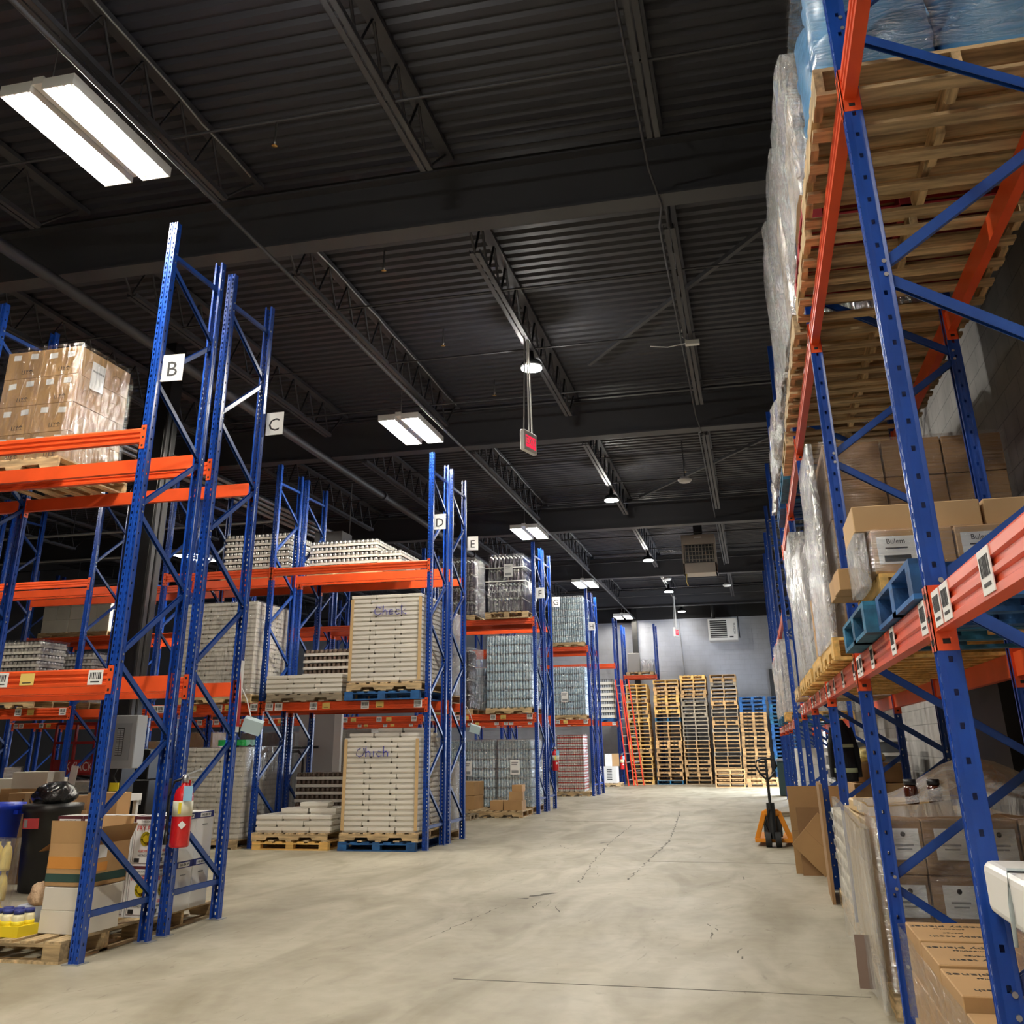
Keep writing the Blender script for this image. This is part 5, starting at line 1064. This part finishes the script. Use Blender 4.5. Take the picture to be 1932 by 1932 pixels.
lb = put('loose_carton', box_mesh('loose_carton', .44, .36, .20, [card]), 'loose light brown carton with small black logos lying on the juice cartons', 'carton', (.98, 4.16, .540), .12)
text('lettering', 'SO\nGOOD', .06, ink, (-.06, .03, .2005), (0, 0, .2), lb); text('lettering', 'Juice Co', .05, ink, (.12, .08, .2005), (0, 0, 1.2), lb)
wrap('clear film sliding off the printed juice cartons', .605, 1.615, 3.93, 5.955, .134, .53, filmb, 86, .012, cap=False)
# labelled brown load = near end of the long wrapped load
def labl(o, i, j, k, dx, dy, h):
    if j == 0:
        s = MB().box(-.085, .085, -.002, 0, -.08, .08).build('shipping_label', paper, o, loc=(.02, -dy/2+.002, h*.55)); MB().lathe([(0, 0), (.014, 0)], 10).build('seal_print', ink, o, loc=(.02, -dy/2-.001, h*.55+.05), rot=(PI/2, 0, 0)); MB().box(-.05, .05, -.0012, 0, -.01, 0).box(-.04, .04, -.0012, 0, -.03, -.022).build('label_print', greyp, o, loc=(.02, -dy/2-.0005, h*.55))
cartons('brown carton with a white label at the near end of the long wrapped floor load', 'labelled brown load', .60, 1.62, 6.46, 7.06, .131, 4, 1, 3, .285, 'f', cardd, 'labelled_carton', 43, .003, (), labl)
wrap('clear shiny film over the near end of the long wrapped floor load', .585, 1.645, 6.425, 7.08, .134, .992, filmb, 87, .012, cap=False)
def sag2(x, y): return .26*math.exp(-((x-1.25)/.4)**2-((y-6.85)/.35)**2)
wrap('loose clear film ballooning over the top of the long floor load', .585, 1.66, 6.42, 7.45, 1.0, 1.04, filmm, 88, .022, sag=sag2)
for x, lab in ((.85, 'left one'), (.98, 'right one')):
    t = thing('jar', 'small dark amber jar standing on the long wrapped floor load, ' + lab, 'jar', (x, 6.62, 1.055))
    MB().lathe([(.035, 0), (.04, .01), (.04, .09), (.03, .105)], 16).build('glass', amberglass, t); MB().lathe([(.036, .105), (.036, .135)], 16).build('lid', blackp, t)
# white film wrapped load in the second bay
pallet('stringer', 'wood', 'pallet under the tall milky wrapped load on the aisle floor', 1.08, 7.6, 0, 2.3, 1.0, .13, PI/2)
cartons('tan carton inside the milky wrapped load on the aisle floor', 'milky load cartons', .60, 1.60, 7.10, 8.72, .131, 2, 4, 3, .27, 'lt', pm('tan_board', (.56, .42, .24), .7), 'tan_carton', 45)
wrap('milky film hanging down the aisle face of the long floor load', .525, .552, 6.43, 8.77, .03, .93, filmw, 89, .012, sag=lambda x, y: .06*(y-6.4)/2.3)
put('wood_tray', box_mesh('wood_tray', .5, .62, .08, [pm('pine', (.62, .44, .22), .6)], 'plain', .01), 'open tan wooden tray lying on the milky wrapped load', 'tray', (.86, 7.75, .945), .05)
tag(MB().bar((.492, 7.05, .03), (.499, 7.12, .30), .09, .012).build('brown_tape_patch', pm('brown_tape', (.16, .10, .07), .4)), 'torn brown tape patch at the foot of the milky wrapped load', 'tape')
# white printed bundles
pallet('stringer', 'wood', 'orange tinted pallet under the white printed bundles', 1.10, 9.95, 0, 1.0, 1.5, .13, PI/2) if False else pallet('stringer', 'wood', 'tan pallet under the white printed bundles beside the aisle', 1.10, 9.95, 0, 1.0, 1.5, .13)
def prn(o, i, j, k, dx, dy, h): MB().box(-.002, 0, -dy*.35, dy*.3, h*.25, h*.7).build('print', greyp, o, loc=(-dx/2+.0015, 0, 0)) if i == 0 else None
cartons('white printed bundle in the stack beside the aisle', 'white printed bundles', .61, 1.55, 9.25, 10.65, .131, 2, 4, 6, .115, 'flt', paper, 'printed_bundle', 46, .012, (), prn)
put('printed_bundle', box_mesh('printed_bundle', .3, .3, .10, [paper]), 'single white bundle on top of the bundle stack', 'bundle', (.82, 9.6, .823), .1)
# cardboard sheets by the fourth post
def sheet(label, x, y, w_, h, rx, rz, mat=card, th=.012):
    o = MB().box(-w_/2, w_/2, -th/2, th/2, 0, h).build('cardboard_sheet', mat, loc=(x+.17, y, 0), rot=(rx, 0, rz)); tag(o, label, 'cardboard')
    MB().box(-w_/2, w_/2, -th/2-.0015, -th/2, h*.48, h*.485).build('fold_line', cardd, o); return o
sheet('wide flattened cardboard sheet leaning across the fourth right post, rear', .42, 12.95, .62, .92, -.06, .12)
sheet('flattened cardboard sheet leaning in front of the wide sheet', .44, 12.75, .52, .70, -.08, .05, cardd)
o = sheet('square cardboard sheet standing tilted on its corner before the others', .36, 12.55, .46, .46, 0, .05); o.rotation_euler = (-.10, PI/4, .05); o.location = (.42, 12.55, .17)
sheet('tall narrow brown cardboard sheet standing on edge by the fourth right post', .38, 11.02, .85, 1.02, 0, PI/2-.02, cardd, .03)
pallet('stringer', 'wood', 'pallet under the big brown cartons behind the cardboard sheets', 1.32, 12.7, 0, .72, 1.1, .13)
cartons('big brown carton in the floor pile behind the cardboard sheets', 'big floor cartons', .98, 1.66, 12.2, 13.2, .131, 1, 1, 1, .84, 'f', card, 'big_carton', 47)
put('brown_carton', box_mesh('brown_carton', .55, .5, .2, [card]), 'brown carton on top of the big floor carton', 'carton', (1.28, 12.6, .975), .05)
blob('absorbent_bag', 'white and yellow bag lying on the upper brown carton', 'bag', (1.2, 12.6, 1.18), (.18, .15, .1), pm('bag_white_yellow', (.78, .74, .5), .5, var=.4, vscale=7, dark=(.75, .55, .05)), 13)
t = thing('black_jacket', 'black work jacket with pale reflective bands hanging on the right rack', 'jacket', (.90, 11.95, 1.0)); t.scale = (.6, .8, .9)
b = MB(); b.lathe([(.20, 0), (.21, .2), (.19, .45), (.15, .6), (.07, .68), (.05, .7)], 16); b.build('body', pm('black_cloth', (.012, .012, .014), .9, bump=.5, bscale=15), t).scale = (1, .55, 1)
for s in (-1, 1): MB().tube([(s*.14, 0, .6), (s*.22, 0, .35), (s*.23, .02, .05)], [.06, .06, .05], 10).build('sleeve', MATS['black_cloth'], t)
MB().lathe([(.214, .1), (.214, .15)], 16).build('reflective_band', pm('reflective', (.55, .6, .35), .4), t).scale = (1, .56, 1); MB().lathe([(.203, .38), (.203, .42)], 16).build('reflective_band', MATS['reflective'], t).scale = (1, .56, 1)
t = thing('blue_tote', 'pale blue grey plastic bin at the foot of the fifth right post', 'bin', (.72, 14.9, 0)); 
MB().box(-.2, .2, -.3, .3, 0, .42).build('body', pm('pale_blue_plastic', (.22, .32, .42), .4), t, bev=.02); MB().box(-.23, .23, -.33, .33, .40, .45).build('lid', MATS['pale_blue_plastic'], t, bev=.01)
t = thing('waste_bin', 'narrow dark green bin standing at the far right beyond the pallet jack', 'bin', (.66, 31.0, 0)); MB().box(-.2, .2, -.25, .25, 0, .9).build('body', pm('dark_green', (.02, .05, .05), .5), t, bev=.02); MB().box(-.22, .22, -.27, .27, .9, .97).build('lid', greyp, t, bev=.01)
for i, lab in enumerate(('lower', 'upper')): put('dunnage_board', box_mesh('dunnage_board', .5, .35, .04, [woodgrey], 'plain', .004), 'flat dark board on the floor beside the far right racks, %s one' % lab, 'board', (.25-.03*i, 22.5, .041*i), .2+.3*i)
# ---- pallet jack
t = thing('pallet_jack', 'orange yellow pallet jack with a black loop handle parked on the aisle', 'pallet jack', (.08, 16.0, 0), -.05)
for s in (-1, 1):
    b = MB().box(s*.19-.08, s*.19+.08, .18, 1.30, .05, .10); b.build('fork', jackp, t, bev=.01)
    MB().tube([(s*.19-.05, 1.15, .04), (s*.19+.05, 1.15, .04)], .04, 12).build('load_roller', blackp, t)
    MB().tube([(s*.07-.04, -.02, .10), (s*.07+.04, -.02, .10)], .10, 18).build('steer_wheel', rubber, t)
for s in (-1, 1): MB().bar((s*.245, .14, .08), (s*.10, .12, .46), .05, .07, side=Vector((0, 1, 0))).build('side_plate', jackp, t, bev=.006)
MB().box(-.27, .27, .10, .22, .05, .105).build('cross_beam', jackp, t, bev=.006); MB().box(-.13, .13, .13, .20, .12, .44).build('front_panel', blackp, t)
MB().box(-.11, .11, .06, .20, .40, .49).build('pump_cover', jackp, t, bev=.02); MB().tube([(0, .02, .10), (0, .04, .58)], .06, 12).build('pump', blackp, t)
MB().tube([(0, .0, .42), (0, -.03, .92)], .022, 10).build('pole', blackp, t)
MB().tube([(.02, -.03, .90), (.10, -.035, .98), (.15, -.04, 1.08), (.13, -.045, 1.15), (.06, -.045, 1.18), (-.06, -.045, 1.18), (-.13, -.045, 1.15), (-.15, -.04, 1.08), (-.10, -.035, .98), (-.02, -.03, .90)], .014, 8).build('handle_loop', blackp, t)
MB().bar((0, -.035, .9), (0, -.045, 1.18), .035, .02).build('lever', blackp, t); MB().tube([(-.06, .06, .2), (-.10, .0, .3), (-.02, -.04, .5)], .012, 6).build('hose', blackp, t)
